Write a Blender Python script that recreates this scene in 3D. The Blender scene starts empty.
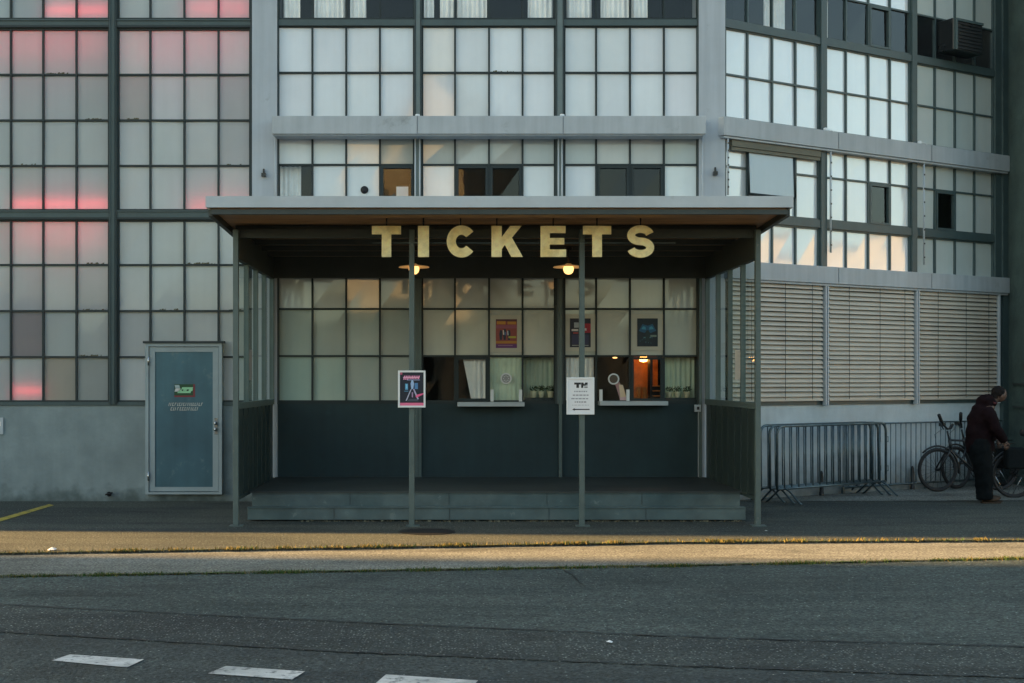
import bpy, bmesh, math, random
from mathutils import Vector, Matrix
random.seed(7)
SC = bpy.context.scene
R = math.radians
# ---------------------------------------------------------------- camera
F = 1280.0; VX, VY, H = 453.0, 380.0, 1.7
cd = bpy.data.cameras.new('camera'); cam = bpy.data.objects.new('camera', cd)
SC.collection.objects.link(cam); SC.camera = cam
cam.location = (0, 0, H); cam.rotation_euler = (R(90), 0, 0)
cd.sensor_width = 36; cd.lens = F*36/1024
cd.shift_x = (512-VX)/1024; cd.shift_y = (VY-341.5)/1024
cd.clip_end = 1500; cd.clip_start = .1
# ---------------------------------------------------------------- light
SUN_EL, SUN_M = 18.0, .06
w = bpy.data.worlds.new('World'); SC.world = w; w.use_nodes = True
nt = w.node_tree; sky = nt.nodes.new('ShaderNodeTexSky'); sky.sky_type = 'NISHITA'
sky.sun_disc = False; sky.sun_elevation = R(SUN_EL); sky.sun_rotation = R(-90) + math.atan(SUN_M)
sky.air_density = 1.0; sky.dust_density = 2.5; sky.ozone_density = .6
tint = nt.nodes.new('ShaderNodeVectorMath'); tint.operation = 'MULTIPLY'; tint.inputs[1].default_value = (1.0, 1.03, .90)
nt.links.new(sky.outputs[0], tint.inputs[0]); nt.links.new(tint.outputs[0], nt.nodes['Background'].inputs[0])
nt.nodes['Background'].inputs[1].default_value = .085
sd = bpy.data.lights.new('sun', 'SUN'); so = bpy.data.objects.new('sun', sd); SC.collection.objects.link(so)
sd.energy = 5.0; sd.angle = R(.5); sd.color = (1, .60, .22)
to_sun = Vector((-1, SUN_M, math.tan(R(SUN_EL)))).normalized()
so.rotation_euler = to_sun.to_track_quat('Z', 'Y').to_euler(); so.location = (-20, 10, 20)
vs = SC.view_settings; vs.view_transform = 'Standard'; vs.look = 'None'; vs.gamma = 1; vs.exposure = 2.35; vs.use_curve_mapping = False
SC.cycles.max_bounces = 6; SC.cycles.diffuse_bounces = 3; SC.cycles.glossy_bounces = 3
SC.cycles.transparent_max_bounces = 10; SC.cycles.use_denoising = True
SC.cycles.sample_clamp_indirect = 4

# ---------------------------------------------------------------- helpers
def PX(px, Y): return (px-VX)/F*Y
def PZ(py, Y): return H+(VY-py)/F*Y
def G(px, py, z=0.0):
    Y = F*(H-z)/(py-VY); return (PX(px, Y), Y)
M = {}
def mat(name, col, rough=.6, metal=0, spec=.5, var=.12, vscale=3.0, bump=0.0, bscale=40, coat=0, stretch=(1, 1, 1), attr=False,
        emit=None, estr=0, col2=None, streak=0, coat_rough=.05, wob=0.0, trans=0):
    m = bpy.data.materials.new(name); m.use_nodes = True; n = m.node_tree.nodes; l = m.node_tree.links
    b = n['Principled BSDF']
    b.inputs['Roughness'].default_value = rough; b.inputs['Metallic'].default_value = metal
    b.inputs['Specular IOR Level'].default_value = spec
    tc = n.new('ShaderNodeTexCoord'); mp = n.new('ShaderNodeMapping'); mp.inputs['Scale'].default_value = stretch
    l.new(tc.outputs['Object'], mp.inputs[0])
    no = n.new('ShaderNodeTexNoise'); no.inputs['Scale'].default_value = vscale; no.inputs['Detail'].default_value = 6
    no.inputs['Roughness'].default_value = .62
    l.new(mp.outputs[0], no.inputs[0])
    ra = n.new('ShaderNodeMapRange'); ra.inputs[1].default_value = .3; ra.inputs[2].default_value = .7
    ra.inputs[3].default_value = 1-var; ra.inputs[4].default_value = 1+var
    l.new(no.outputs[0], ra.inputs[0])
    if attr:
        src = n.new('ShaderNodeVertexColor'); src.layer_name = 'tone'; srco = src.outputs[0]
    else:
        src = n.new('ShaderNodeRGB'); src.outputs[0].default_value = (*col, 1); srco = src.outputs[0]
    if col2:
        mx = n.new('ShaderNodeMix'); mx.data_type = 'RGBA'
        n2 = n.new('ShaderNodeTexNoise'); n2.inputs['Scale'].default_value = vscale*.37; n2.inputs['Detail'].default_value = 8
        l.new(mp.outputs[0], n2.inputs[0])
        r2 = n.new('ShaderNodeMapRange'); r2.inputs[1].default_value = .45; r2.inputs[2].default_value = .68
        l.new(n2.outputs[0], r2.inputs[0]); l.new(r2.outputs[0], mx.inputs[0])
        l.new(srco, mx.inputs[6]); mx.inputs[7].default_value = (*col2, 1); srco = mx.outputs[2]
    mu = n.new('ShaderNodeVectorMath'); mu.operation = 'SCALE'; l.new(srco, mu.inputs[0])
    fac = ra.outputs[0]
    if streak:
        m2 = n.new('ShaderNodeMapping'); m2.inputs['Scale'].default_value = (9, 9, .5); l.new(tc.outputs['Object'], m2.inputs[0])
        n3 = n.new('ShaderNodeTexNoise'); n3.inputs['Scale'].default_value = 1.3; n3.inputs['Detail'].default_value = 5; l.new(m2.outputs[0], n3.inputs[0])
        r3 = n.new('ShaderNodeMapRange'); r3.inputs[1].default_value = .35; r3.inputs[2].default_value = .65
        r3.inputs[3].default_value = 1-streak; r3.inputs[4].default_value = 1+streak*.5; l.new(n3.outputs[0], r3.inputs[0])
        ml = n.new('ShaderNodeMath'); ml.operation = 'MULTIPLY'; l.new(fac, ml.inputs[0]); l.new(r3.outputs[0], ml.inputs[1]); fac = ml.outputs[0]
    l.new(fac, mu.inputs['Scale']); l.new(mu.outputs[0], b.inputs['Base Color'])
    rr = n.new('ShaderNodeMapRange'); rr.inputs[3].default_value = max(.02, rough-.1); rr.inputs[4].default_value = min(1, rough+.1)
    l.new(no.outputs[0], rr.inputs[0]); l.new(rr.outputs[0], b.inputs['Roughness'])
    if coat:
        b.inputs['Coat Weight'].default_value = coat; b.inputs['Coat Roughness'].default_value = coat_rough
        b.inputs['Coat IOR'].default_value = 1.75
    if bump:
        nb = n.new('ShaderNodeTexNoise'); nb.inputs['Scale'].default_value = bscale; nb.inputs['Detail'].default_value = 5
        l.new(mp.outputs[0], nb.inputs[0])
        bp = n.new('ShaderNodeBump'); bp.inputs['Strength'].default_value = bump; bp.inputs['Distance'].default_value = .02
        l.new(nb.outputs[0], bp.inputs['Height']); l.new(bp.outputs[0], b.inputs['Normal'])
    if wob:
        nb = n.new('ShaderNodeTexNoise'); nb.inputs['Scale'].default_value = 2.2; nb.inputs['Detail'].default_value = 1.5
        l.new(tc.outputs['Object'], nb.inputs[0])
        bp = n.new('ShaderNodeBump'); bp.inputs['Strength'].default_value = 1; bp.inputs['Distance'].default_value = wob
        l.new(nb.outputs[0], bp.inputs['Height']); l.new(bp.outputs[0], b.inputs['Coat Normal'])
    if emit:
        b.inputs['Emission Color'].default_value = (*emit, 1); b.inputs['Emission Strength'].default_value = estr
    if trans:
        tr = n.new('ShaderNodeBsdfTranslucent'); tr.inputs[0].default_value = (.9, .88, .86, 1)
        ms = n.new('ShaderNodeMixShader'); ms.inputs[0].default_value = trans
        l.new(b.outputs[0], ms.inputs[1]); l.new(tr.outputs[0], ms.inputs[2]); l.new(ms.outputs[0], n['Material Output'].inputs[0])
    M[name] = m
    return m
def glassmat(name, tint=(.9, .95, .93), extra=.0, ior=1.5):
    m = bpy.data.materials.new(name); m.use_nodes = True; n = m.node_tree.nodes; l = m.node_tree.links
    n.remove(n['Principled BSDF'])
    t = n.new('ShaderNodeBsdfTransparent'); t.inputs[0].default_value = (*tint, 1)
    g = n.new('ShaderNodeBsdfGlossy'); g.inputs['Roughness'].default_value = .02
    fr = n.new('ShaderNodeFresnel'); ge = n.new('ShaderNodeNewGeometry'); mi_ = n.new('ShaderNodeMapRange')
    mi_.inputs[3].default_value = ior; mi_.inputs[4].default_value = 1/ior; l.new(ge.outputs['Backfacing'], mi_.inputs[0]); l.new(mi_.outputs[0], fr.inputs[0])
    ad = n.new('ShaderNodeMath'); ad.operation = 'ADD'; ad.inputs[1].default_value = extra; l.new(fr.outputs[0], ad.inputs[0])
    tc = n.new('ShaderNodeTexCoord'); nb = n.new('ShaderNodeTexNoise'); nb.inputs['Scale'].default_value = 2; l.new(tc.outputs['Object'], nb.inputs[0])
    bp = n.new('ShaderNodeBump'); bp.inputs['Distance'].default_value = .0015; l.new(nb.outputs[0], bp.inputs['Height']); l.new(bp.outputs[0], g.inputs['Normal'])
    ms = n.new('ShaderNodeMixShader'); l.new(ad.outputs[0], ms.inputs[0]); l.new(t.outputs[0], ms.inputs[1]); l.new(g.outputs[0], ms.inputs[2])
    l.new(ms.outputs[0], n['Material Output'].inputs[0]); M[name] = m

class MB:
    def __init__(s): s.v = []; s.f = []; s.mi = []; s.col = []; s.sm = []
    def face(s, vs, mi=0, col=(1, 1, 1), smooth=False):
        b = len(s.v); s.v += [tuple(x) for x in vs]; s.f.append(list(range(b, b+len(vs)))); s.mi.append(mi); s.col.append(col); s.sm.append(smooth)
    def raw(s, vs, fs, mi=0, col=(1, 1, 1), smooth=False):
        b = len(s.v); s.v += [tuple(x) for x in vs]
        for f in fs: s.f.append([b+i for i in f]); s.mi.append(mi); s.col.append(col); s.sm.append(smooth)
    def box(s, x0, x1, y0, y1, z0, z1, mi=0, col=(1, 1, 1), T=None):
        x0, x1 = min(x0, x1), max(x0, x1); y0, y1 = min(y0, y1), max(y0, y1); z0, z1 = min(z0, z1), max(z0, z1)
        vs = [Vector(p) for p in ((x0,y0,z0),(x1,y0,z0),(x1,y1,z0),(x0,y1,z0),(x0,y0,z1),(x1,y0,z1),(x1,y1,z1),(x0,y1,z1))]
        if T: vs = [T(v) for v in vs]
        s.raw(vs, [(0,3,2,1),(4,5,6,7),(0,1,5,4),(1,2,6,5),(2,3,7,6),(3,0,4,7)], mi, col)
        return s
    def tube(s, pts, r, n=8, mi=0, col=(1, 1, 1), closed=False, cap=True):
        pts = [Vector(p) for p in pts]; k = len(pts); rs = r if isinstance(r, (list, tuple)) else [r]*k
        up = Vector((.13, .27, .95)).normalized(); vs = []
        for i, p in enumerate(pts):
            a = pts[(i-1) % k] if (closed or i > 0) else p; b = pts[(i+1) % k] if (closed or i < k-1) else p
            d = (b-a).normalized(); u = d.cross(up)
            if u.length < .05: u = d.cross(Vector((1, 0, 0)))
            u.normalize(); wv = d.cross(u)
            for j in range(n):
                t = 2*math.pi*j/n; vs.append(p+u*math.cos(t)*rs[i]+wv*math.sin(t)*rs[i])
        fs = []
        for i in range(k if closed else k-1):
            a = i*n; b = ((i+1) % k)*n
            for j in range(n): fs.append((a+j, a+(j+1) % n, b+(j+1) % n, b+j))
        if cap and not closed: fs += [tuple(range(n))[::-1], tuple(range((k-1)*n, k*n))]
        s.raw(vs, fs, mi, col, True); return s
    def bar(s, a, b, wd, mi=0, col=(1, 1, 1)):
        return s.tube([a, b], wd*.7071, 4, mi, col)
    def lathe(s, prof, c=(0, 0, 0), n=24, mi=0, col=(1, 1, 1), axis='Z'):
        vs = []; k = len(prof)
        for (r, z) in prof:
            for j in range(n):
                t = 2*math.pi*j/n
                p = (r*math.cos(t), r*math.sin(t), z) if axis == 'Z' else (r*math.cos(t), z, r*math.sin(t))
                vs.append((p[0]+c[0], p[1]+c[1], p[2]+c[2]))
        fs = [(i*n+j, i*n+(j+1) % n, (i+1)*n+(j+1) % n, (i+1)*n+j) for i in range(k-1) for j in range(n)]
        s.raw(vs, fs, mi, col, True); return s
    def prism(s, pts, y0, y1, mi=0, col=(1, 1, 1)):   # outline in x,z, thickness in y
        k = len(pts)
        vs = [(x, y0, z) for x, z in pts]+[(x, y1, z) for x, z in pts]
        fs = [tuple(range(k)), tuple(range(2*k-1, k-1, -1))]+[(i, (i+1) % k, k+(i+1) % k, k+i) for i in range(k)]
        s.raw(vs, fs, mi, col); return s
    def build(s, name, mats, parent=None, smooth=False, bevel=0):
        off = parent_off(parent)
        me = bpy.data.meshes.new(name); me.from_pydata([(a-off[0], b-off[1], c-off[2]) for a, b, c in s.v], [], s.f)
        for m in (mats if isinstance(mats, (list, tuple)) else [mats]): me.materials.append(M[m] if isinstance(m, str) else m)
        me.polygons.foreach_set('material_index', s.mi); me.polygons.foreach_set('use_smooth', s.sm)
        ca = me.color_attributes.new('tone', 'FLOAT_COLOR', 'CORNER'); data = []
        for f, c in zip(s.f, s.col): data += [*c, 1.0]*len(f)
        ca.data.foreach_set('color', data)
        bm = bmesh.new(); bm.from_mesh(me); bmesh.ops.recalc_face_normals(bm, faces=bm.faces) if not getattr(s, 'keep', False) else None; bm.to_mesh(me); bm.free()
        o = bpy.data.objects.new(name, me); SC.collection.objects.link(o)
        if parent: o.parent = parent
        if bevel:
            md = o.modifiers.new('edge', 'BEVEL'); md.width = bevel; md.segments = 2; md.limit_method = 'ANGLE'
        return o
def parent_off(p):
    off = Vector((0, 0, 0))
    while p is not None: off += p.location; p = p.parent
    return off
def empty(name, loc, label, cat, group=None):
    o = bpy.data.objects.new(name, None); SC.collection.objects.link(o); o.location = loc; o.empty_display_size = .2
    return tag(o, label, cat, group)
def tag(o, label, cat, group=None, kind=None):
    o['label'] = label; o['category'] = cat
    if group: o['group'] = group
    if kind: o['kind'] = kind
    return o
def struct(o): o['kind'] = 'structure'; return o
def thing1(mb, name, mats, base, label, cat, group=None, bevel=0):   # a thing that is one mesh, origin at its base
    me_off = Vector(base)
    mb.v = [(a-base[0], b-base[1], c-base[2]) for a, b, c in mb.v]
    o = mb.build(name, mats, None, bevel=bevel); o.location = me_off
    return tag(o, label, cat, group)
def copy_tree(o, parent=None):
    c = o.copy(); SC.collection.objects.link(c); c.parent = parent
    for ch in list(o.children): copy_tree(ch, c)
    return c
# facade frames: (u along, o out towards the street, z) -> world
class Fac:
    def __init__(s, O, d): s.O = Vector(O); s.d = Vector((d[0], d[1], 0)).normalized(); s.n = Vector((s.d.y, -s.d.x, 0))
    def __call__(s, p): q = s.O+s.d*p[0]+s.n*p[1]; return Vector((q.x, q.y, p[2]))
    def box(s, mb, u0, u1, o0, o1, z0, z1, mi=0, col=(1, 1, 1)): mb.box(u0, u1, o0, o1, z0, z1, mi, col, T=s)
YF = 17.98
FL = Fac((0, YF, 0), (1, 0)); FR = Fac((PX(722, YF), YF, 0), (.862, .508))
def U(px): return PX(px, YF)
def Z(py): return PZ(py, YF)
def UR(px):
    k = (px-VX)/F; return (k*YF-FR.O.x)/(FR.d.x-k*FR.d.y)

# ---------------------------------------------------------------- materials
TEAL = (.045, .085, .088)
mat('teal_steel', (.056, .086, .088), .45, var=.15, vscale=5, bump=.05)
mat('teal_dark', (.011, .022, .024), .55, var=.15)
mat('pale_paint', (.42, .46, .50), .55, var=.07, vscale=1.3, streak=.07, bump=.05, bscale=60)
mat('zinc', (.45, .49, .52), .4, metal=0, var=.08, vscale=2.5, bump=.03)
mat('ledge_paint', (.40, .43, .45), .5, var=.09, vscale=1.6, streak=.08)
mat('concrete_painted', (.235, .285, .29), .8, var=.16, vscale=2.2, bump=.35, bscale=25, col2=(.195, .24, .245), streak=.04)
mat('concrete_pale', (.50, .55, .56), .8, var=.12, vscale=2.2, bump=.3, bscale=25, streak=.03)
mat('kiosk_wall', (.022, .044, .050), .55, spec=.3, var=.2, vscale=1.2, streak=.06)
mat('kiosk_frame', (.088, .122, .117), .4, var=.12, vscale=6, bump=.04)
mat('kiosk_panel', (.026, .042, .040), .45, var=.18, vscale=3)
mat('deck_paint', (.085, .122, .125), .5, var=.25, vscale=3.5, bump=.08, bscale=30, col2=(.05, .088, .094))
mat('deck_top', (.05, .062, .06), .6, var=.2, vscale=3.5, bump=.08, col2=(.035, .045, .045))
mat('plywood', (.36, .22, .12), .6, var=.3, vscale=2, stretch=(1, 8, 8), bump=.1)
mat('joist', (.045, .055, .052), .6, var=.2)
mat('frosted', (1, 1, 1), .5, attr=True, var=.05, vscale=1.6, coat=.8, coat_rough=.05, wob=.0012, streak=.02)
mat('frosted_sky', (1, 1, 1), .4, attr=True, var=.04, vscale=1.6, coat=1, coat_rough=.05, wob=.001, streak=.015); M['frosted_sky'].node_tree.nodes['Principled BSDF'].inputs['Coat IOR'].default_value = 1.95
mat('frosted_lit', (1, 1, 1), .5, attr=True, var=.06, vscale=2.0, coat=.8, coat_rough=.05, wob=.0012, streak=.03, trans=.35)
glassmat('clear_glass', (.97, .98, .98), .01); glassmat('side_glass', (.85, .92, .90), .0, 1.3)
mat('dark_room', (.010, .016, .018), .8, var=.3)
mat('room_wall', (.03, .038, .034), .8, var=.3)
mat('curtain', (.93, .92, .88), .8, var=.08, vscale=6)
mat('green_curtain', (.60, .72, .56), .8, var=.1)
mat('blind_slat', (.56, .49, .40), .45, var=.08, vscale=3)
mat('asphalt_walk', (.085, .10, .098), .85, var=.22, vscale=1.1, bump=.5, bscale=110, col2=(.06, .072, .072))
mat('gutter', (.17, .172, .148), .85, var=.25, vscale=2.6, bump=.5, bscale=60, col2=(.12, .124, .11))
mat('paint_white', (.56, .56, .55), .7, var=.18, vscale=8, bump=.3, bscale=120, col2=(.34, .35, .34))
mat('paint_yellow', (.5, .38, .05), .7, var=.25, vscale=9, bump=.3, bscale=120, col2=(.3, .25, .06))
mat('moss', (.035, .06, .012), .9, var=.5, vscale=6, col2=(.10, .075, .015))
mat('gold', (.98, .84, .44), .5, metal=.0, var=.2, vscale=11, col2=(.88, .68, .28), bump=.1, bscale=30)
mat('galvanised', (.11, .15, .16), .35, metal=.6, var=.4, vscale=8)
mat('black_rubber', (.012, .013, .014), .7, var=.2)
mat('black_paint', (.015, .018, .02), .3, var=.2)
mat('chrome', (.5, .52, .53), .2, metal=1, var=.1)
mat('door_blue', (.055, .135, .17), .45, var=.14, vscale=2, streak=.07, col2=(.045, .11, .145))
mat('door_frame', (.30, .36, .38), .5, var=.1, vscale=3)
mat('white', (.75, .77, .78), .5, var=.06)
mat('paper', (.74, .73, .72), .7, var=.04)
mat('ink', (.01, .01, .012), .6, var=.1)
mat('ink_grey', (.3, .3, .31), .6, var=.1)
mat('flat', (1, 1, 1), .45, attr=True, var=.05)
mat('lamp_shade', (.50, .42, .28), .4, var=.1)
mat('lamp_globe', (.9, .7, .4), .3, emit=(1, .50, .16), estr=.5)
mat('room_lamp', (.9, .6, .3), .3, emit=(1, .42, .09), estr=3.5)
mat('room_orange', (.55, .17, .03), .7, var=.4, vscale=7)
mat('pink_tube', (1, .2, .25), .3, emit=(1, .05, .08), estr=1.7)
mat('brick_far', (.32, .28, .22), .85, var=.15, vscale=1.5, col2=(.26, .23, .18), bump=.2)
mat('plaster_dark', (.065, .10, .092), .85, var=.25, vscale=2.5, bump=.8, bscale=14)
mat('roof_dark', (.06, .06, .062), .8)
mat('far_window', (.02, .025, .03), .15, var=.1)
mat('leaf', (.035, .075, .022), .6, var=.4, vscale=20)
mat('pot', (.85, .82, .58), .6, var=.1)
mat('skin', (.10, .056, .04), .55, var=.08)
mat('hair', (.012, .010, .010), .7, var=.2, spec=.1)
mat('jacket', (.010, .0045, .006), .85, var=.25, vscale=12, bump=.5, bscale=14, spec=.1)
mat('trousers', (.004, .006, .007), .85, var=.25, vscale=12, bump=.4, bscale=12, spec=.1)
mat('shoe', (.06, .042, .03), .6, var=.2, spec=.1)
mat('red_cloth', (.07, .008, .012), .8)
mat('bag', (.06, .25, .30), .5, var=.15, spec=.1)
mat('tar_', (.1, .11, .12), .6)
mat('bag_dark', (.010, .013, .014), .9, spec=.1, bump=.3)
mat('underside', (.16, .15, .11), .7)
mat('dry_leaf', (.22, .20, .13), .8, var=.5, vscale=30)
mat('grime', (.10, .085, .045), .9, var=.5, vscale=30)
mat('post_grey', (.14, .18, .18), .5, var=.12, vscale=4)
mat('iron', (.035, .035, .036), .6, metal=.5, var=.3, vscale=20)
mat('duct_tape_brown', (.10, .075, .055), .6)
mat('dark_red_brown', (.06, .03, .02), .7, var=.3)

def asphalt(name, c1, c2, speck, seed=0, big=.35):
    m = bpy.data.materials.new(name); m.use_nodes = True; n = m.node_tree.nodes; l = m.node_tree.links; b = n['Principled BSDF']
    b.inputs['Roughness'].default_value = .82
    tc = n.new('ShaderNodeTexCoord')
    a = n.new('ShaderNodeTexNoise'); a.inputs['Scale'].default_value = big; a.inputs['Detail'].default_value = 9; l.new(tc.outputs['Object'], a.inputs[0])
    st = n.new('ShaderNodeMapping'); st.inputs['Scale'].default_value = (.35, 2.2, 1); st.inputs['Location'].default_value = (seed, seed, 0); l.new(tc.outputs['Object'], st.inputs[0])
    a2 = n.new('ShaderNodeTexNoise'); a2.inputs['Scale'].default_value = 1.1; a2.inputs['Detail'].default_value = 7; l.new(st.outputs[0], a2.inputs[0])
    sm = n.new('ShaderNodeMath'); sm.operation = 'ADD'; l.new(a.outputs[0], sm.inputs[0]); l.new(a2.outputs[0], sm.inputs[1])
    r = n.new('ShaderNodeMapRange'); r.inputs[1].default_value = .85; r.inputs[2].default_value = 1.15; l.new(sm.outputs[0], r.inputs[0])
    mx = n.new('ShaderNodeMix'); mx.data_type = 'RGBA'; l.new(r.outputs[0], mx.inputs[0]); mx.inputs[6].default_value = (*c1, 1); mx.inputs[7].default_value = (*c2, 1)
    v = n.new('ShaderNodeTexVoronoi'); v.inputs['Scale'].default_value = 42; l.new(tc.outputs['Object'], v.inputs[0])
    rs = n.new('ShaderNodeMapRange'); rs.inputs[1].default_value = .0; rs.inputs[2].default_value = .35; rs.inputs[3].default_value = 1; rs.inputs[4].default_value = 0
    l.new(v.outputs['Distance'], rs.inputs[0])
    vc = n.new('ShaderNodeSeparateColor'); l.new(v.outputs['Color'], vc.inputs[0])
    gt = n.new('ShaderNodeMath'); gt.operation = 'GREATER_THAN'; gt.inputs[1].default_value = 1-speck; l.new(vc.outputs[0], gt.inputs[0])
    mm = n.new('ShaderNodeMath'); mm.operation = 'MULTIPLY'; l.new(rs.outputs[0], mm.inputs[0]); l.new(gt.outputs[0], mm.inputs[1])
    m3 = n.new('ShaderNodeMix'); m3.data_type = 'RGBA'; l.new(mm.outputs[0], m3.inputs[0]); l.new(mx.outputs[2], m3.inputs[6]); m3.inputs[7].default_value = (.36, .39, .37, 1)
    gr = n.new('ShaderNodeTexNoise'); gr.inputs['Scale'].default_value = 48; gr.inputs['Detail'].default_value = 4; l.new(tc.outputs['Object'], gr.inputs[0])
    gm = n.new('ShaderNodeMapRange'); gm.inputs[1].default_value = .3; gm.inputs[2].default_value = .7; gm.inputs[3].default_value = .15; gm.inputs[4].default_value = 1.9; l.new(gr.outputs[0], gm.inputs[0])
    g2 = n.new('ShaderNodeTexNoise'); g2.inputs['Scale'].default_value = 19; g2.inputs['Detail'].default_value = 5; g2.inputs['Roughness'].default_value = .75; l.new(tc.outputs['Object'], g2.inputs[0])
    gn = n.new('ShaderNodeMapRange'); gn.inputs[1].default_value = .32; gn.inputs[2].default_value = .68; gn.inputs[3].default_value = .6; gn.inputs[4].default_value = 1.4; l.new(g2.outputs[0], gn.inputs[0])
    st2 = n.new('ShaderNodeMapping'); st2.inputs['Scale'].default_value = (.5, 1.6, 1); st2.inputs['Rotation'].default_value = (0, 0, -.18); st2.inputs['Location'].default_value = (seed*3, 0, 0); l.new(tc.outputs['Object'], st2.inputs[0])
    g3 = n.new('ShaderNodeTexNoise'); g3.inputs['Scale'].default_value = 1.6; g3.inputs['Detail'].default_value = 6; g3.inputs['Distortion'].default_value = .6; l.new(st2.outputs[0], g3.inputs[0])
    go = n.new('ShaderNodeMapRange'); go.inputs[1].default_value = .57; go.inputs[2].default_value = .70; go.inputs[3].default_value = 1; go.inputs[4].default_value = .58; l.new(g3.outputs[0], go.inputs[0])
    mq = n.new('ShaderNodeMath'); mq.operation = 'MULTIPLY'; l.new(gm.outputs[0], mq.inputs[0]); l.new(gn.outputs[0], mq.inputs[1])
    mq2 = n.new('ShaderNodeMath'); mq2.operation = 'MULTIPLY'; l.new(mq.outputs[0], mq2.inputs[0]); l.new(go.outputs[0], mq2.inputs[1])
    sc = n.new('ShaderNodeVectorMath'); sc.operation = 'SCALE'; l.new(m3.outputs[2], sc.inputs[0]); l.new(mq2.outputs[0], sc.inputs['Scale'])
    l.new(sc.outputs[0], b.inputs['Base Color'])
    bp = n.new('ShaderNodeBump'); bp.inputs['Strength'].default_value = 1; bp.inputs['Distance'].default_value = .025
    l.new(gr.outputs[0], bp.inputs['Height']); l.new(bp.outputs[0], b.inputs['Normal'])
    M[name] = m
asphalt('asphalt_road', (.034, .049, .047), (.056, .074, .070), .16)
asphalt('asphalt_coarse', (.018, .026, .027), (.038, .050, .048), .50, 3)
asphalt('asphalt_old', (.024, .033, .035), (.040, .053, .052), .07, 7)
asphalt('gutter', (.13, .13, .11), (.19, .19, .165), .04, 9, .8)
M['gutter'].node_tree.nodes['Bump'].inputs['Distance'].default_value = .008
asphalt('asphalt_walk', (.038, .046, .041), (.072, .078, .064), .2, 5, .5)

def worn(name, under, lo_, hi_, scale):
    m = M[name]; n = m.node_tree.nodes; l = m.node_tree.links; b = n['Principled BSDF']; src = b.inputs['Base Color'].links[0].from_socket
    tc = n.new('ShaderNodeTexCoord'); no = n.new('ShaderNodeTexNoise'); no.inputs['Scale'].default_value = scale; no.inputs['Detail'].default_value = 10; no.inputs['Roughness'].default_value = .7
    l.new(tc.outputs['Object'], no.inputs[0]); mr = n.new('ShaderNodeMapRange'); mr.inputs[1].default_value = lo_; mr.inputs[2].default_value = hi_; l.new(no.outputs[0], mr.inputs[0])
    mx = n.new('ShaderNodeMix'); mx.data_type = 'RGBA'; l.new(mr.outputs[0], mx.inputs[0]); l.new(src, mx.inputs[6]); mx.inputs[7].default_value = (*under, 1); l.new(mx.outputs[2], b.inputs['Base Color'])
worn('paint_white', (.10, .11, .11), .52, .64, 14); worn('paint_yellow', (.06, .065, .06), .52, .62, 8)
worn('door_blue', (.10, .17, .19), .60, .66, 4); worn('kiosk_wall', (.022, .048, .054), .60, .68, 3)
worn('deck_paint', (.13, .17, .17), .62, .66, 7); worn('kiosk_frame', (.16, .17, .15), .63, .67, 8); worn('pale_paint', (.28, .30, .31), .62, .72, 2.5)
worn('zinc', (.34, .37, .38), .60, .72, 2.2); worn('ledge_paint', (.26, .28, .28), .60, .74, 2.2)
def foot_dirt(name, col, z0, z1):
    m = M[name]; n = m.node_tree.nodes; l = m.node_tree.links; b = n['Principled BSDF']; src = b.inputs['Base Color'].links[0].from_socket
    tc = n.new('ShaderNodeTexCoord'); sp = n.new('ShaderNodeSeparateXYZ'); l.new(tc.outputs['Object'], sp.inputs[0])
    no = n.new('ShaderNodeTexNoise'); no.inputs['Scale'].default_value = 5; no.inputs['Detail'].default_value = 9; l.new(tc.outputs['Object'], no.inputs[0])
    ad = n.new('ShaderNodeMath'); ad.operation = 'MULTIPLY_ADD'; ad.inputs[1].default_value = -.55; l.new(no.outputs[0], ad.inputs[0]); l.new(sp.outputs[2], ad.inputs[2])
    mr = n.new('ShaderNodeMapRange'); mr.inputs[1].default_value = z0-.28; mr.inputs[2].default_value = z1-.28; mr.inputs[3].default_value = .75; mr.inputs[4].default_value = 0; l.new(ad.outputs[0], mr.inputs[0])
    mx = n.new('ShaderNodeMix'); mx.data_type = 'RGBA'; l.new(mr.outputs[0], mx.inputs[0]); l.new(src, mx.inputs[6]); mx.inputs[7].default_value = (*col, 1); l.new(mx.outputs[2], b.inputs['Base Color'])
foot_dirt('concrete_painted', (.045, .065, .06), 0, .22); foot_dirt('concrete_pale', (.10, .12, .11), 0, .5)
# ---------------------------------------------------------------- ground
def sheet(name, pts, z, m, thick=0):
    mb = MB()
    if thick: mb.raw([(x, y, z) for x, y in pts]+[(x, y, z-thick) for x, y in pts],
                     [tuple(range(len(pts)))]+[(i, (i+1) % len(pts), len(pts)+(i+1) % len(pts), len(pts)+i) for i in range(len(pts))])
    else: mb.face([(x, y, z) for x, y in pts])
    o = mb.build(name, m); 
    # upward facing
    if o.data.polygons[0].normal.z < 0:
        o.data.flip_normals()
    return struct(o)
sheet('ground', [(-400, -400), (400, -400), (400, 400), (-400, 400)], -.06, 'asphalt_old')
def line_pts(pxpts, z=0.0, ext=30):
    P = [Vector(G(a, b, z)) for a, b in pxpts]
    d0 = (P[0]-P[1]).normalized(); d1 = (P[-1]-P[-2]).normalized()
    return [P[0]+d0*ext]+P+[P[-1]+d1*ext]
kerb = line_pts([(0, 553), (340, 547.5), (680, 542), (1024, 540)], 0)
gut = line_pts([(0, 576), (340, 571), (680, 565.3), (1024, 558)], -.02)
seam1 = line_pts([(0, 604), (340, 621), (680, 636), (1024, 646)], -.02)
seam2 = line_pts([(0, 631), (340, 651), (680, 665), (1024, 677)], -.02)
def jag(P, amp=.012, step=.12):
    out = []
    for a, b in zip(P, P[1:]):
        k = max(1, int((b-a).length/step)) if (b-a).length < 12 else 20
        for i in range(k): t = i/k; out.append(a.lerp(b, t)+Vector((0, random.uniform(-amp, amp))))
    return out+[P[-1]]
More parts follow.
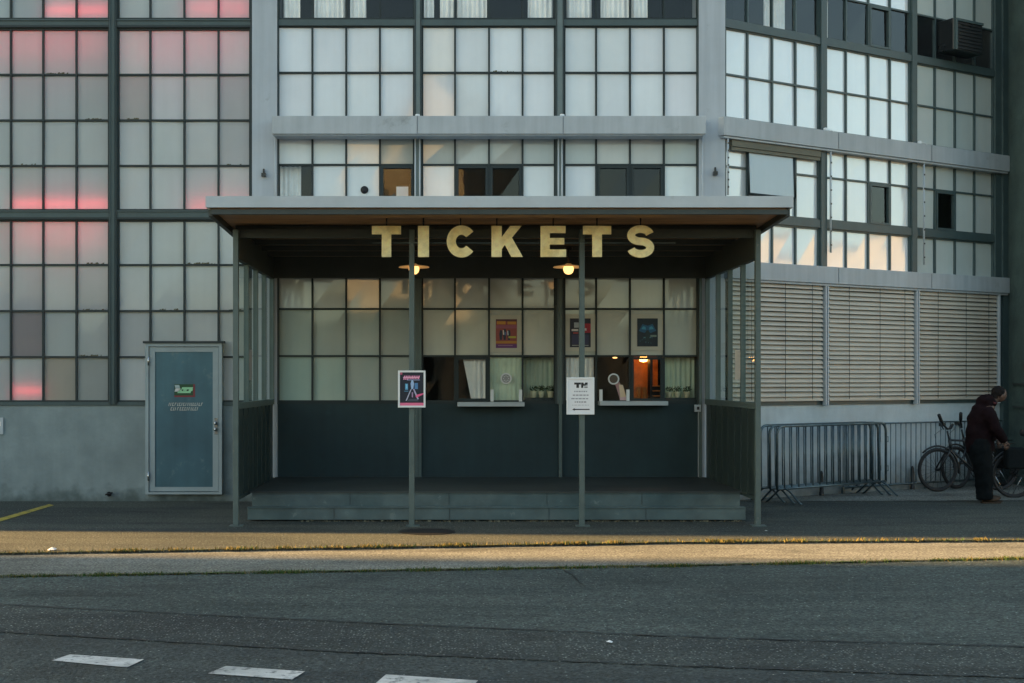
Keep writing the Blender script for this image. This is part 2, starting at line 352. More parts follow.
def band(name, A, B, z, m, thick=0):
    return sheet(name, [tuple(p) for p in A]+[tuple(p) for p in reversed(B)], z, m, thick)
jk = jag(kerb, .012); jg = jag(gut, .014); j1 = jag(seam1, .010); j2 = jag(seam2, .010)
far = [Vector((-60, 60)), Vector((60, 60))]
band('pavement', jk, far, 0, 'asphalt_walk', .05)
band('gutter', jg, jk, -.022, 'gutter', .03)
band('road', j1, jg, -.03, 'asphalt_road', .02)
band('road_repair_strip', j2, j1, -.027, 'asphalt_coarse', .02)
band('road_near_lane', [Vector((-60, -8)), Vector((60, -8))], j2, -.03, 'asphalt_old', .02)
wl = FR((UR(800)-.6, 0, 0))
sheet('paved_strip', [(G(760, 502)[0], G(760, 502)[1]), G(1030, 500.5), (FR((7, .02, 0)).x, FR((7, .02, 0)).y), (FR((0.2, .02, 0)).x, FR((0.2, .02, 0)).y)], .006, 'gutter')
for q in ([(52,660),(70,654),(144,659),(127,667)], [(208,673),(226,665.5),(305,671),(292,679)], [(366,691),(386,674),(478,680),(462,699)],
          [(-118,647.5),(-96,642),(-20,649),(-38,655)], [(540,712),(560,694),(640,701),(628,720)]):
    sheet('road_marking', [G(a, b, -.022) for a, b in q], -.024, 'paint_white')
sheet('yellow_marking', [G(-40, 530), G(-40, 534), G(54, 505.5), G(49, 504.5)], .005, 'paint_yellow')
# dark tar seams and a crack
def ribbon(name, P, wd, z, m):
    q = Vector((0, 1)) if abs(P[-1].x-P[0].x) > abs(P[-1].y-P[0].y) else Vector((1, 0))
    A = [p+q*wd*random.uniform(.3, 1) for p in P]; B = [p-q*wd*random.uniform(.3, 1) for p in P]
    return sheet(name, [tuple(p) for p in A]+[tuple(p) for p in reversed(B)], z, m)
mat('tar', (.014, .017, .018), .6, var=.3, vscale=8)
ribbon('road_seam', jag(seam1, .012, .07), .022, -.0215, 'tar'); ribbon('road_seam', jag(seam2, .012, .07), .014, -.0215, 'tar')
ck = [Vector(G(a, b, -.025)) for a, b in [(563, 570), (573, 575), (578, 581), (587, 588)]]
ribbon('road_crack', [a.lerp(b, i/6)+Vector((random.uniform(-.006, .006), 0)) for a, b in zip(ck, ck[1:]) for i in range(6)], .010, -.0255, 'tar')
for (a, b), (c, d) in [((345, 597), (480, 595)), ((30, 614), (200, 618)), ((640, 612), (760, 617)), ((625, 583), (660, 581))]:
    A, B = Vector(G(a, b, -.025)), Vector(G(c, d, -.025))
    ribbon('road_crack', [A.lerp(B, i/26)+Vector((0, random.uniform(-.03, .03))) for i in range(27)], .004, -.0257, 'tar')
ribbon('pavement_crack', [Vector(G(760+i*9, 505+random.uniform(-.4, .4))) for i in range(32)], .012, .0035, 'tar')
def tufts(name, P, n, spread, h, mats, label, bias=1.0, zb=0.0):
    mb = MB(); P = [p for p in P]
    seg = [(a, b) for a, b in zip(P[1:-1], P[2:-1])]
    L = [(b-a).length for a, b in seg]; tot = sum(L)
    dens = [random.random()**1.5 for _ in range(60)]
    for i in range(n):
        t = random.random()*tot; k = 0
        if random.random() > .06+1.2*dens[int(t/tot*59)]*abs(math.sin(t*1.9)+.5*math.sin(t*7.1)): continue
        while k < len(L)-1 and t > L[k]: t -= L[k]; k += 1
        a, b = seg[k]; c = a.lerp(b, min(1, t/L[k])); x = c.x; y = c.y+random.gauss(0, spread)
        an = random.uniform(0, 6.28); s = random.uniform(.3, 1)*h; ww = s*.35
        dx, dy = math.cos(an), math.sin(an); lean = random.uniform(-.6, .6)*s
        mb.face([(x-dx*ww*.5, y-dy*ww*.5, zb), (x+dx*ww*.5, y+dy*ww*.5, zb), (x+dx*ww*.3+lean, y+dy*ww+lean*.4, zb+s)], random.choice([0, 0, 0, 1]))
    o = mb.build(name, mats); return tag(o, label, 'moss', kind='stuff')
mat('moss_green', (.035, .075, .012), .9, var=.4, vscale=9); mat('moss_dry', (.16, .12, .03), .9, var=.4, vscale=9)
tufts('moss', kerb, 9000, .028, .04, ['moss_dry', 'moss_green'], 'patchy yellow moss and dry weeds along the sunlit kerb joint')
tufts('moss', gut, 13000, .035, .035, ['moss_green', 'moss_dry'], 'dark green moss line between the pale gutter and the road', zb=-.03)
ribbon('moss_soil', jag(kerb, .01, .08), .03, .0, 'moss').location.z = .004
ribbon('moss_soil', jag(gut, .01, .08), .035, -.015, 'moss')

# ---------------------------------------------------------------- factory building
fb = empty('factory_building', (0, YF, 0), 'large old factory hall with walls of small steel framed panes behind the ticket shelter', 'building')
ZT = 9.4; UL = -14.2
def tone(c, v=.06):
    k = 1+random.uniform(-v, v); return tuple(x*k*(1+random.uniform(-v, v)*.18) for x in c)
def window(fac, cols, rows, cellf, label=None, bar=.026, frosted='frosted'):
    """cols in u, rows in z from top to bottom; cellf(i, j) -> (material key, tone)"""
    fr = MB(); pn = MB(); pn.keep = True
    for k, u in enumerate(cols):
        e = .045 if k in (0, len(cols)-1) else bar
        fac.box(fr, u-e/2, u+e/2, -.02, .030, rows[-1], rows[0])
    for k, z in enumerate(rows):
        e = .05 if k in (0, len(rows)-1) else bar
        fac.box(fr, cols[0], cols[-1], -.015, .026, z-e/2, z+e/2)
    keys = ['frosted_sky' if fac is FR else frosted, 'clear_glass']
    for i in range(len(cols)-1):
        for j in range(len(rows)-1):
            kind, c = cellf(i, j)
            if kind is None: continue
            u0, u1, z1, z0 = cols[i], cols[i+1], rows[j], rows[j+1]
            t = random.uniform(-.005, .005); t2 = random.uniform(-.005, .005)
            pn.face([fac((u0, -.004+t, z0)), fac((u1, -.004-t, z0)), fac((u1, -.004+t2, z1)), fac((u0, -.004-t2, z1))], 0 if kind == 'f' else 1, c)
            if kind == 'v':   # cell with its own vent sash
                for (a, b, c2, d) in ((u0+.016, u0+.05, z0, z1), (u1-.05, u1-.016, z0, z1)): fac.box(fr, a, b, -.01, .038, c2+.02, d-.02)
                fac.box(fr, u0+.05, u1-.05, -.01, .036, z0+.016, z0+.05); fac.box(fr, u0+.05, u1-.05, -.01, .036, z1-.05, z1-.016)
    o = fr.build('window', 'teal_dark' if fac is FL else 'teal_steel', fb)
    pn.build('pane', keys, o)
    if label: o['label'] = label
    return o
GREY = (.40, .45, .46); PALE = (.78, .80, .80); BRIGHT = (.80, .82, .825); GREEN = (.30, .37, .33); CREAM = (.50, .48, .40)
def cells(base, v=.05, special=None, top=None):
    special = special or {}
    def f(i, j):
        if top and j == 1 and (i, j) not in special: return ('f', tone(top, v))  # upper visible row toned lighter in place of reflected sky
        if (i, j) in special:
            s = special[(i, j)]
            return s if isinstance(s[0], str) else ('f', tone(s, .03))
        return ('f', tone(base, v))
    return f
LROWS = {'A': [-73, -27, 20], 'B': [29, 75, 120.6, 166, 211], 'C': [220, 265, 311, 357, 402]}
L1 = [-22, 11.3, 43.6, 76.8, 110]; L2 = [118, 150.6, 184.6, 218.7, 251]
Ls = [[a-144*k*1.0 for a in L1] for k in (3, 2, 1)]+[L1, L2]
for bi, cl in enumerate(Ls):
    for st, rw in LROWS.items():
        sp = {}
        if st == 'C' and bi == 3: sp = {(2, 3): (.46, .45, .38), (3, 3): (.44, .48, .46), (1, 2): (.30, .30, .31), (0, 2): (.42, .50, .52)}
        if st == 'B' and bi == 3: sp = {(3, 1): (.42, .48, .47)}
        if st == 'B' and bi == 4: sp = {(0, 1): (.48, .47, .45), (3, 2): (.5, .53, .53), (3, 1): (.5, .53, .53)}
        g = (.54, .60, .60) if bi < 4 else (.64, .685, .685)
        window(FL, [U(a) for a in cl], [Z(a) for a in rw], cells(g, .10, sp), frosted='frosted_lit')
MC = [[277.7, 312.5, 346.3, 380, 414.6], [421.7, 455, 489, 522.5, 555.4], [563.7, 596, 629.8, 663.7, 697.8]]
cg = ('c', (1, 1, 1)); cv = ('v', (1, 1, 1))
for bi, cl in enumerate(MC):
    us = [U(a) for a in cl]
    window(FL, us, [Z(a) for a in (-73, -27, 20)], cells(PALE, .05, {(i, 1): cg for i in range(4)}))
    window(FL, us, [Z(a) for a in (26, 73, 119)], cells((.70, .725, .745), .07, {(0, 0): (.80, .77, .72)} if bi == 1 else {}))
    sp = [{(0, 1): cg, (3, 1): cv, (3, 0): (.36, .40, .38)}, {(1, 1): cv, (2, 1): cv, (0, 0): (.44, .47, .45), (1, 0): (.46, .49, .47), (2, 0): (.44, .46, .44), (3, 0): (.42, .46, .45)},
          {(1, 1): cv, (2, 1): cv, (0, 0): (.43, .48, .47), (1, 0): (.5, .52, .5), (2, 0): (.46, .48, .46), (3, 0): (.43, .48, .46)}][bi]
    window(FL, us, [Z(a) for a in (136, 165, 211)], cells((.67, .71, .73), .07, sp))
    if bi == 0:
        window(FL, us, [Z(a) for a in (220, 262, 309, 356, 402)], cells((.36, .42, .39), .12, {(1, 3): ('f', (.36, .46, .41)), (0, 3): ('f', (.31, .42, .38))}, (.60, .63, .61)))
    else:
        spd = {(i, 3): cg for i in range(4)}
        spd.update({(1, 3): cv} if bi == 1 else {(2, 3): cv})
        window(FL, us, [Z(a) for a in (220, 262, 309, 356, 402)], cells((.50, .515, .455), .10, spd, (.56, .59, .55)))
# steel bands and posts
st = MB()
def fbx(mb, x0, x1, y0, y1, o0, o1, mi=0): FL.box(mb, U(x0), U(x1), o0, o1, Z(y1), Z(y0), mi)
for (y0, y1) in ((-82, -73), (20.5, 28.5), (211, 220)):
    FL.box(st, UL, U(253), -.03, .055, Z(y1), Z(y0)); FL.box(st, U(278), U(698), -.03, .055, Z(y1-2), Z(y0)); FL.box(st, UL, U(253), .055, .072, Z(y0+1.3), Z(y0)); FL.box(st, UL, U(253), .055, .064, Z(y1), Z(y1-2.2), 1)
for x0, x1 in [(a[0]-8, a[0]) for a in Ls[:4]]+[(110, 118), (251, 253.5), (414.8, 421.5), (555.6, 563.5), (277, 279), (696.5, 698.5)]:
    FL.box(st, U(x0), U(x1), -.03, .068, Z(404), Z(-82), 2 if x0 > 400 and x0 < 600 else 0)
    FL.box(st, U(x0)+.004, U(x0)+.016, .068, .076, Z(404), Z(-82), 1); FL.box(st, U(x1)-.016, U(x1)-.004, .068, .076, Z(404), Z(-82), 1)
FL.box(st, UL, U(253), -.03, .05, Z(405.5), Z(402))
for u in (U(111.5), U(115.5)): FL.box(st, u-.006, u+.006, .068, .082, Z(404), Z(-80))
st.build('steel_frame', ['teal_steel', 'teal_dark', 'post_grey'], fb)
# mossy grime lying on some glazing bars
for cx0, cx1, yb in ((44, 76, 74.5), (77, 109, 120), (118, 150, 120), (77, 109, 211), (118, 150, 211), (151, 184, 211), (77, 109, 264.5), (185, 218, 264.5), (77, 109, 310.5), (219, 250, 166), (77, 109, 356.5), (151, 183, 310.5), (490, 522, 72.5), (219, 250, 310.5), (11, 43, 165.5)):
    gm_ = MB(); gm_.keep = True; x = cx0+2+random.uniform(0, 9); xe = cx1-2-random.uniform(0, 9)
    while x < xe:
        w_ = random.uniform(1.2, 3.5); h_ = random.uniform(.4, 2.4); u0_, u1_ = U(x), U(min(xe, x+w_)); zb_ = Z(yb)
        gm_.face([FL((u0_, .020, zb_)), FL((u1_, .020, zb_)), FL((u1_-.008, .006, zb_+h_/71)), FL((u0_+.006, .006, zb_+h_*.8/71))]); x += w_*.8
    gm_.build('grime', 'grime', fb)
# walls
wm = MB(); FL.box(wm, UL, U(253), -.35, .035, 0, Z(405.5)); wm.build('wall', 'concrete_painted', fb)
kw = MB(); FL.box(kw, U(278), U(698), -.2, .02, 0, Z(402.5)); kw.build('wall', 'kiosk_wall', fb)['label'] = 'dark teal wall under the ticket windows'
pl = MB(); FL.box(pl, U(253), U(278), -.4, .09, 0, ZT); pl.build('pillar', 'pale_paint', fb)
pl = MB(); FL.box(pl, U(697.6), U(724), -.4, .08, 0, ZT); pl.build('pillar', 'pale_paint', fb)
up = MB(); FL.box(up, UL, U(722), -.3, .03, Z(-82), ZT); up.build('upper_wall', 'pale_paint', fb)
lg = MB(); FL.box(lg, PX(272, 17.63), PX(706, 17.63), .08, .35, 5.09, 5.34)
FL.box(lg, PX(272, 17.63)+.02, PX(706, 17.63)-.02, .06, .33, 5.07, 5.088)
lo = lg.build('ledge', ['ledge_paint'], fb, bevel=.008)
for px in (418, 561):
    jn = MB(); FL.box(jn, U(px)-.003, U(px)+.003, .352, .356, 5.095, 5.335); jn.build('joint', 'tar_', lo)
    jn = MB(); jn.lathe([(0, .05), (.03, .045), (.035, .02), (.025, 0)], (U(px), YF-.2, 5.345), 10); jn.build('flood_lamp', 'white', lo)
for px in (276.5, 415.5, 420, 557.6, 561.2, 700.5):
    gr = MB(); gr.tube([(U(px), YF-.13, Z(196)-.6), (U(px), YF-.13, 5.09)], .012, 8); gr.build('blind_guide', 'zinc', fb)
# right angled part
UE = UR(998)
RC = [[722, 746.6, 771.3, 794.6, 818], [823.7, 845, 867.5, 889, 909], [913.8, 934, 954, 973.4, 992]]
RC = [[UR(a) for a in c] for c in RC]; RC[0][0] = .03
for bi, us in enumerate(RC):
    b = [BRIGHT, (.86, .87, .87), (.58, .62, .59)][bi]  # sky reflection put into these lighter pane tones; last bay darker
    spA = {(i, 1): cg for i in range(4)}
    if bi == 1: spA[(2, 1)] = cv
    window(FR, us, [Z(a) for a in (-73, -27, 20)] if bi < 2 else [Z(a) for a in (-73, -27, 20)], cells(b, .05, spA))
    window(FR, us, [Z(a) for a in (27, 73.8, 118)], cells(b, .05))
    sp = [{}, {(2, 1): cv}, {(1, 1): cv}][bi]
    window(FR, us, [Z(a) for a in (137, 166, 212)], cells(b, .05, sp))
    window(FR, us, [Z(a) for a in (220, 265)], cells(b, .05))
sr = MB()
for (y0, y1) in ((-82, -73), (20.5, 27.5), (212, 220)): FR.box(sr, 0, UE, -.03, .055, Z(y1), Z(y0))
for a, b in ((RC[0][4], RC[1][0]), (RC[1][4], RC[2][0]), (RC[2][4], UE)): FR.box(sr, a, b, -.03, .068, Z(404), Z(-82))
FR.box(sr, 0, UE, -.04, .05, Z(406), Z(402))
sr.build('steel_frame', 'teal_steel', fb)
wm = MB(); FR.box(wm, 0.0, UE+.4, -.35, .03, 0, Z(406)); wm.build('wall', 'concrete_pale', fb)['label'] = 'pale wall under the blinds'
wm = MB(); FR.box(wm, UE, UE+.32, -.35, .10, 0, ZT); wm.build('pillar', 'teal_steel', fb)['label'] = 'dark steel corner pillar'
up = MB(); FR.box(up, 0, UE, -.3, .03, Z(-82), ZT); up.build('upper_wall', 'pale_paint', fb)
for z0, z1 in ((5.11, 5.37), (3.12, 3.37)):
    lg = MB(); s0 = -.1 if z0 > 4 else -.03
    FR.box(lg, s0, UE+.1, .0, .15, z0, z1); FR.box(lg, s0+.02, UE+.08, .0, .13, z0-.035, z0-.003)
    lo = lg.build('ledge', 'ledge_paint', fb, bevel=.006)
    for u in (2.15, 4.2): jn = MB(); FR.box(jn, u-.003, u+.003, .152, .155, z0+.01, z1-.01); jn.build('joint', 'tar_', lo)
    if z0 > 4:
        for u in (1.93, 3.98):
            jn = MB(); c = FR((u, .1, z1)); jn.lathe([(0, .055), (.03, .045), (.035, .02), (.03, 0)], c, 10)
            jn.tube([c+Vector((.03, 0, .02)), c+FR.d*.12+Vector((0, 0, .03)), c+FR.d*.26+Vector((0, 0, -.02))], .005, 5); jn.build('flood_lamp', 'white', lo)
for px, y1 in ((723.5, 196), (826, 246), (919, 252)):
    gr = MB(); u = UR(px)-.02; gr.tube([FR((u, .11, Z(y1))), FR((u, .11, 5.1))], .015, 8)
    for k in range(7):
        z = Z(y1)+.1+k*(5.0-Z(y1))/7; FR.box(gr, u-.010, u+.010, .12, .128, z, z+.025, 1)
    gr.build('blind_guide', ['zinc', 'black_paint'], fb)
# raised venetian blind box under the upper ledge, first bay
bb = MB(); FR.box(bb, .1, UR(816), .035, .10, 4.98, 5.07); FR.box(bb, .1, UR(816), .04, .085, 4.93, 4.975)
bb.build('raised_blind', 'underside', fb)
# big frosted vent pane swung outwards
vp = MB(); u0, u1 = UR(745.5), UR(791.5); z1, z0 = Z(147), Z(192)
fr_ = [(u0, .045, z1), (u1, .045, z1), (u1, .07, z0), (u0, .07, z0)]
q = [FR(p) for p in fr_]
vp.face(q, 0, (.38, .43, .45)); vp.keep = True
for a, b in zip(q, q[1:]+q[:1]): vp.bar(a, b, .028, 1)
vp.bar((q[2]+q[3])/2, (q[2]+q[3])/2+Vector((0, 0, -.05)), .03, 1)
vo = vp.build('vent_sash', ['frosted', 'teal_dark'], fb)
# venetian blinds
for bi, (a, b) in enumerate(((.06, RC[0][4]+.005), (RC[1][0]+.02, RC[1][4]+.005), (RC[2][0]+.03, RC[2][4]+.0))):
    bl = MB(); bl.keep = True; n = 25; zt, zb = 3.10, 1.415
    for k in range(n):
        z = zt-.04-(zt-zb-.05)*k/(n-1); ti = R(55+random.uniform(-5, 5)); hw = .038; sag = random.uniform(-.004, .004)
        seg = 5
        for s in range(seg):     # curved slat in profile, slightly sagging along its length
            for e in range(3):
                ua, ub = a+(b-a)*s/seg, a+(b-a)*(s+1)/seg
                t0, t1 = -1+2*e/3, -1+2*(e+1)/3
                def P(u, t):
                    c = .010*(1-t*t); return FR((u, .078+math.cos(ti)*hw*t*-1+c, z+math.sin(ti)*hw*t+sag*math.sin(3.1*(u-a)/(b-a))))
                bl.face([P(ua, t0), P(ub, t0), P(ub, t1), P(ua, t1)], 0, smooth=True)
    FR.box(bl, a, b, .05, .10, zb-.015, zb+.01)
    for uu in (a+.38, (a+b)/2+.12, b-.25): bl.tube([FR((uu, .128, zb)), FR((uu, .128, zt))], .004, 4, 1)
    bo = bl.build('blind', ['blind_slat', 'joist'], fb)
    g = MB()
    for uu in ((b+.03, b+.075) if bi < 2 else (b+.03,)): FR.box(g, uu-.012, uu+.012, .06, .13, zb-.09, zt)
    g.build('guide_rail', 'zinc', bo)
    bk = MB(); FR.box(bk, a-.02, b+.02, -.05, -.02, zb, zt+.05); bk.build('shade_backing', 'teal_dark', bo)  # opaque dark sheet, the shade between slats put into its colour
# interiors behind the panes
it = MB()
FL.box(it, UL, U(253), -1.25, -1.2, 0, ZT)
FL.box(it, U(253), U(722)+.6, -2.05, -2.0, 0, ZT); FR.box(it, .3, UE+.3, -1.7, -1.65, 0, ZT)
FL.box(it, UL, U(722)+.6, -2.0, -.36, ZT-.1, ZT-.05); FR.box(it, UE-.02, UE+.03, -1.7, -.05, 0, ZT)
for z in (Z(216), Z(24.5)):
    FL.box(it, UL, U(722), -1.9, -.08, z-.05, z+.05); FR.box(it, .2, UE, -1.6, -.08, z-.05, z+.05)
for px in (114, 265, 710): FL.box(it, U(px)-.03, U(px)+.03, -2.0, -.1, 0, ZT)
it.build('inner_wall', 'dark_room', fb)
# kiosk room
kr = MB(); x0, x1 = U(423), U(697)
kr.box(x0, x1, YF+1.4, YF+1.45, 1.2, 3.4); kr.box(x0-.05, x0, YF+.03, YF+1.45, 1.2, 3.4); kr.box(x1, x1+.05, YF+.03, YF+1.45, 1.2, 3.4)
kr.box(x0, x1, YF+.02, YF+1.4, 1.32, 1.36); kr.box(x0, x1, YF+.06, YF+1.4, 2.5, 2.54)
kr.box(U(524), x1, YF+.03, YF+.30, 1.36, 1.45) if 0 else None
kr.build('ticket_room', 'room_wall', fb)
def curtain(name, x0, x1, z0, z1, y, m, amp=.018, wave=.07, taper=0.0, parent=None):
    mb = MB(); mb.keep = True; n = int((x1-x0)/.012)+2; vs = []; fs = []; ph = random.random()*6
    for j in range(5):
        t = j/4
        for i in range(n+1):
            u = i/n; x = x0+(x1-x0)*u; x = x+(taper*t*(1-u))
            vs.append((x, y+amp*math.sin(2*math.pi*x/wave+ph)*(.6+.4*t)+amp*.5*math.sin(2*math.pi*x/(wave*2.7)), z1+(z0-z1)*t))
    for j in range(4):
        for i in range(n): fs.append((j*(n+1)+i, j*(n+1)+i+1, (j+1)*(n+1)+i+1, (j+1)*(n+1)+i))
    mb.raw(vs, fs, 0, smooth=True); return mb.build(name, m, parent or fb)
curtain('curtain', U(463), U(487), 1.40, 2.0, YF+.05, 'curtain', taper=.12)
curtain('curtain', U(566), U(594), 1.38, 2.02, YF+.05, 'curtain')
curtain('curtain', U(664), U(697), 1.38, 2.02, YF+.20, 'green_curtain')
curtain('curtain', U(489), U(522), 1.38, 2.02, YF+.045, 'green_curtain', amp=.006)
curtain('curtain', U(523), U(555), 1.38, 2.02, YF+.26, 'green_curtain', amp=.01)
for a, b in ((283, 300), (314, 345), (350, 366), (424, 434), (440, 455), (528, 553), (567, 592), (457, 487), (601, 629), (632, 648)):
    curtain('curtain', U(a), U(b), Z(20), Z(-27), YF+.045, 'curtain')
curtain('curtain', U(279), U(300), Z(211), Z(165), YF+.14, 'curtain')
for a, b in ((770, 792), (826, 834)):
    ua, ub = UR(a), UR(b); mb = MB(); mb.keep = True; n = 40
    vs = [FR((ua+(ub-ua)*i/n, -.13+.02*math.sin(i*.9), z)) for z in (Z(22), Z(-27)) for i in range(n+1)]
    mb.raw(vs, [(i, i+1, n+2+i, n+1+i) for i in range(n)], 0, smooth=True); mb.build('curtain', 'curtain', fb)
for a, b in ((525, 555), (665, 696)):
    wd = MB(); wd.box(U(a), U(b), YF+.03, YF+.15, 1.362, 1.45); wd.build('plant_shelf', 'teal_dark', fb)
# warm lamp, shelves and orange goods in the ticket room
wd = MB(); wd.box(U(643), U(668), YF+.9, YF+.93, 1.36, 2.3); wd.build('orange_partition', 'room_orange', fb)
wd = MB(); wd.box(U(653), U(655.5), YF+.25, YF+.5, 1.36, 2.02); wd.box(U(655.5), U(664), YF+.3, YF+.45, 1.36, 1.62); wd.box(U(630), U(638), YF+.1, YF+.3, 1.36, 1.46, 1)
for k in range(4): wd.box(U(655), U(663), YF+.12, YF+.25, 1.40+k*.07, 1.41+k*.07, 1)
wd.build('room_shelf', ['ink', 'room_orange'], fb)
cn = MB()
for px in (641.5, 647.5): cn.lathe([(.0, .24), (.03, .235), (.038, .21), (.038, .01), (0, .005)], (U(px), YF+.3, 1.362), 12)
cn.build('orange_canister', 'room_orange', fb)
lp = MB(); lp.lathe([(0, .06), (.05, .04), (.06, 0), (.05, -.03), (0, -.04)], (U(650), YF+.62, 2.0), 12); lp.build('room_lamp', 'room_lamp', fb)
lp = MB(); lp.lathe([(0, .015), (.035, .008), (.03, -.006), (0, -.01)], (U(618)+.02, YF+.5, 2.02), 10); lp.build('room_lamp', 'lamp_globe', fb)
# pink tubes behind the frosted panes
for (xa, xb, y, o, r) in ((46, 110, 10, -.10, .02), (186, 250, 8, -.14, .02), (12, 108, 204, -.10, .022), (188, 250, 206, -.14, .02), (12, 108, 232, -.30, .028),
                       (-18, 108, 42, -.32, .028), (120, 250, 44, -.36, .024), (12, 43, 391, -.08, .015), (-100, -30, 232, -.3, .02)):
    t = MB(); t.tube([(U(xa), YF-o, Z(y)), (U(xb), YF-o, Z(y))], r, 8); t.build('tube_lamp', 'pink_tube', fb)
# ticket windows: speech discs, ledges, holders
for px, py, k in ((506, 378.5, 0), (613.5, 379, 1)):
    c = (U(px), YF-.012, Z(py)); d = MB(); d.lathe([(.058, 0), (.060, -.010), (.078, -.012), (.080, 0)], c, 28, axis='Y')
    d.lathe([(0, -.004), (.058, -.004)], c, 28, 1, axis='Y')
    for a in range(8):
        if not k: d.box(c[0]+math.cos(a*.785)*.036-.006, c[0]+math.cos(a*.785)*.036+.006, c[1]-.009, c[1]-.006, c[2]+math.sin(a*.785)*.036-.006, c[2]+math.sin(a*.785)*.036+.006, 0)
    d.build('speech_disc', ['white', 'ink_grey' if not k else 'duct_tape_brown'], fb)
for a, b, y in ((457.5, 524.5, 402.2), (600, 668, 401.2)):
    s = MB(); zt = PZ(y, YF-.28); s.box(PX(a, YF-.28), PX(b, YF-.28), YF-.30, YF-.02, zt-.06, zt)
    s.build('counter_shelf', 'zinc', fb, bevel=.006)
for px in (492, 520.3, 600.6, 627.5):
    s = MB(); s.box(U(px)-.022, U(px)+.022, YF-.05, YF-.02, Z(401.5), Z(389.5)); s.build('holder', 'white', fb)
# slender pipes on the kiosk wall
pp = MB()
for px in (416.5, 420, 560): pp.box(U(px)-.022, U(px)+.022, YF-.085, YF-.03, .34, Z(277))
pp.box(U(699)-.018, U(699)+.018, YF-.12, YF-.075, .33, Z(277))
pp.build('downpipe', 'kiosk_frame', fb)
# black round opening in one upper pane, and small boxes behind
vh = MB(); vh.lathe([(0, -.01), (.052, -.01), (.055, 0)], (U(364.5), YF-.012, Z(190)), 20, axis='Y'); vh.build('vent_hole', 'ink', fb)
bx_ = MB(); bx_.box(U(396), U(408), YF+.1, YF+.15, Z(198), Z(185.5)); bx_.build('paper_card', 'paper', fb)
# pillar lamps
for px, py, f in ((265, 174.5, FL), (713.5, 173, FL)):
    l_ = MB(); l_.box(U(px)-.03, U(px)+.03, YF-.15, YF-.09, Z(py)-.05, Z(py)); l_.box(U(px)-.012, U(px)+.012, YF-.13, YF-.1, Z(py), Z(py)+.06)
    l_.build('wall_lamp', 'black_paint', fb)
# intercom box beside the ticket windows
ib = MB(); ib.box(U(693), U(699), YF-.14, YF-.085, Z(411.5), Z(404.5)); ib.box(U(695), U(697.4), YF-.145, YF-.141, Z(409.5), Z(406.5), 1)
ib.build('switch_box', ['zinc', 'ink'], fb)
# door
dr = MB(); x0, x1, y0, y1 = 147.5, 223.5, 343.5, 493.5
zb, zt = Z(y1), Z(y0); xa, xb = U(x0), U(x1)
dfm = MB()
for (a, b, c, d) in ((xa, xa+.045, zb, zt), (xb-.045, xb, zb, zt), (xa+.045, xb-.045, zt-.045, zt), (xa+.045, xb-.045, zb, zb+.03)): dfm.box(a, b, YF-.13, YF+.02, c, d)
dfm.box(xa-.03, xb+.03, YF-.15, YF-.03, zt, zt+.03, 1)
door = MB(); door.box(xa+.05, xb-.05, YF-.10, YF-.05, zb+.035, zt-.05)
do = door.build('door', 'door_blue', fb); do['label'] = 'blue sheet metal door in a pale frame'
dfm.build('door_frame', ['door_frame', 'teal_dark'], do)
ed = MB(); e = .10
for (a, b, c, d) in ((xa+.052, xa+e+.03, zb+.04, zt-.052), (xb-e-.03, xb-.052, zb+.04, zt-.052)): ed.box(a, b, YF-.112, YF-.098, c, d)
ed.box(xa+e+.03, xb-e-.03, YF-.110, YF-.098, zt-.12, zt-.053); ed.box(xa+e+.03, xb-e-.03, YF-.110, YF-.098, zb+.041, zb+.10)
ed.build('stile', 'door_frame', do)
hg = MB()
for z in (zt-.25, zb+.25): hg.tube([(xa+.045, YF-.135, z-.06), (xa+.045, YF-.135, z+.06)], .014, 8)
hg.build('hinge', 'chrome', do)
hd = MB(); hx = xb-.085
for z in (Z(423), Z(429)): hd.lathe([(0, -.07), (.022, -.065), (.026, -.04), (.012, -.03), (.012, 0)], (hx, YF-.112, z), 14, axis='Y')
hd.box(hx-.02, hx+.02, YF-.117, YF-.113, Z(434), Z(418)); hd.build('handle', 'chrome', do)
# sticker on the door
sk = MB(); sk.keep = True; sy = YF-.1035
def qd(mb, x0, x1, z0, z1, y, c, sh=0.0): mb.face([(x0, y, z0), (x1, y, z0), (x1+sh, y, z1), (x0+sh, y, z1)], 0, c)
qd(sk, U(176), U(196.5), Z(397), Z(384.2), sy, (.20, .03, .04)); qd(sk, U(176), U(194.6), Z(395.3), Z(384.2), sy-.001, (.012, .06, .02))
for (a, b, c, d) in ((183, 194, 389.3, 387.2), (184.5, 188, 390.8, 389), (190, 193.8, 391, 389.2), (179, 192, 393, 391), (180, 183, 391, 389.5)): qd(sk, U(a), U(b), Z(c), Z(d), sy-.002, (.3, .62, .36), .01)
qd(sk, U(176.2), U(181), Z(391.5), Z(388.2), sy-.002, (.6, .6, .6), .015); qd(sk, U(177), U(181.5), Z(387.8), Z(385), sy-.002, (.4, .5, .52), -.01)
for row, (a, b, y) in enumerate(((170, 203.5, 404.2), (172, 200.5, 408.7))):
    x = a
    while x < b-1:
        wdt = random.uniform(1.0, 2.0); t = U(x)
        qd(sk, t, t+.008, Z(y+1.6), Z(y-1.6), sy-.001, (.55, .55, .5), .012)
        if random.random() < .7: qd(sk, t+.008, U(x+wdt), Z(y-1.0), Z(y-1.6), sy-.0012, (.55, .55, .5), .004)
        if random.random() < .6: qd(sk, t+.008, U(x+wdt), Z(y+1.6), Z(y+1.0), sy-.0012, (.55, .55, .5), .004)
        x += wdt+.55
sk.build('sticker', 'flat', do)
# roof
rf = MB(); rf.box(UL-.1, U(722)+.3, YF-.1, YF+14, ZT, ZT+.25); rf.build('roof', 'roof_dark', fb)

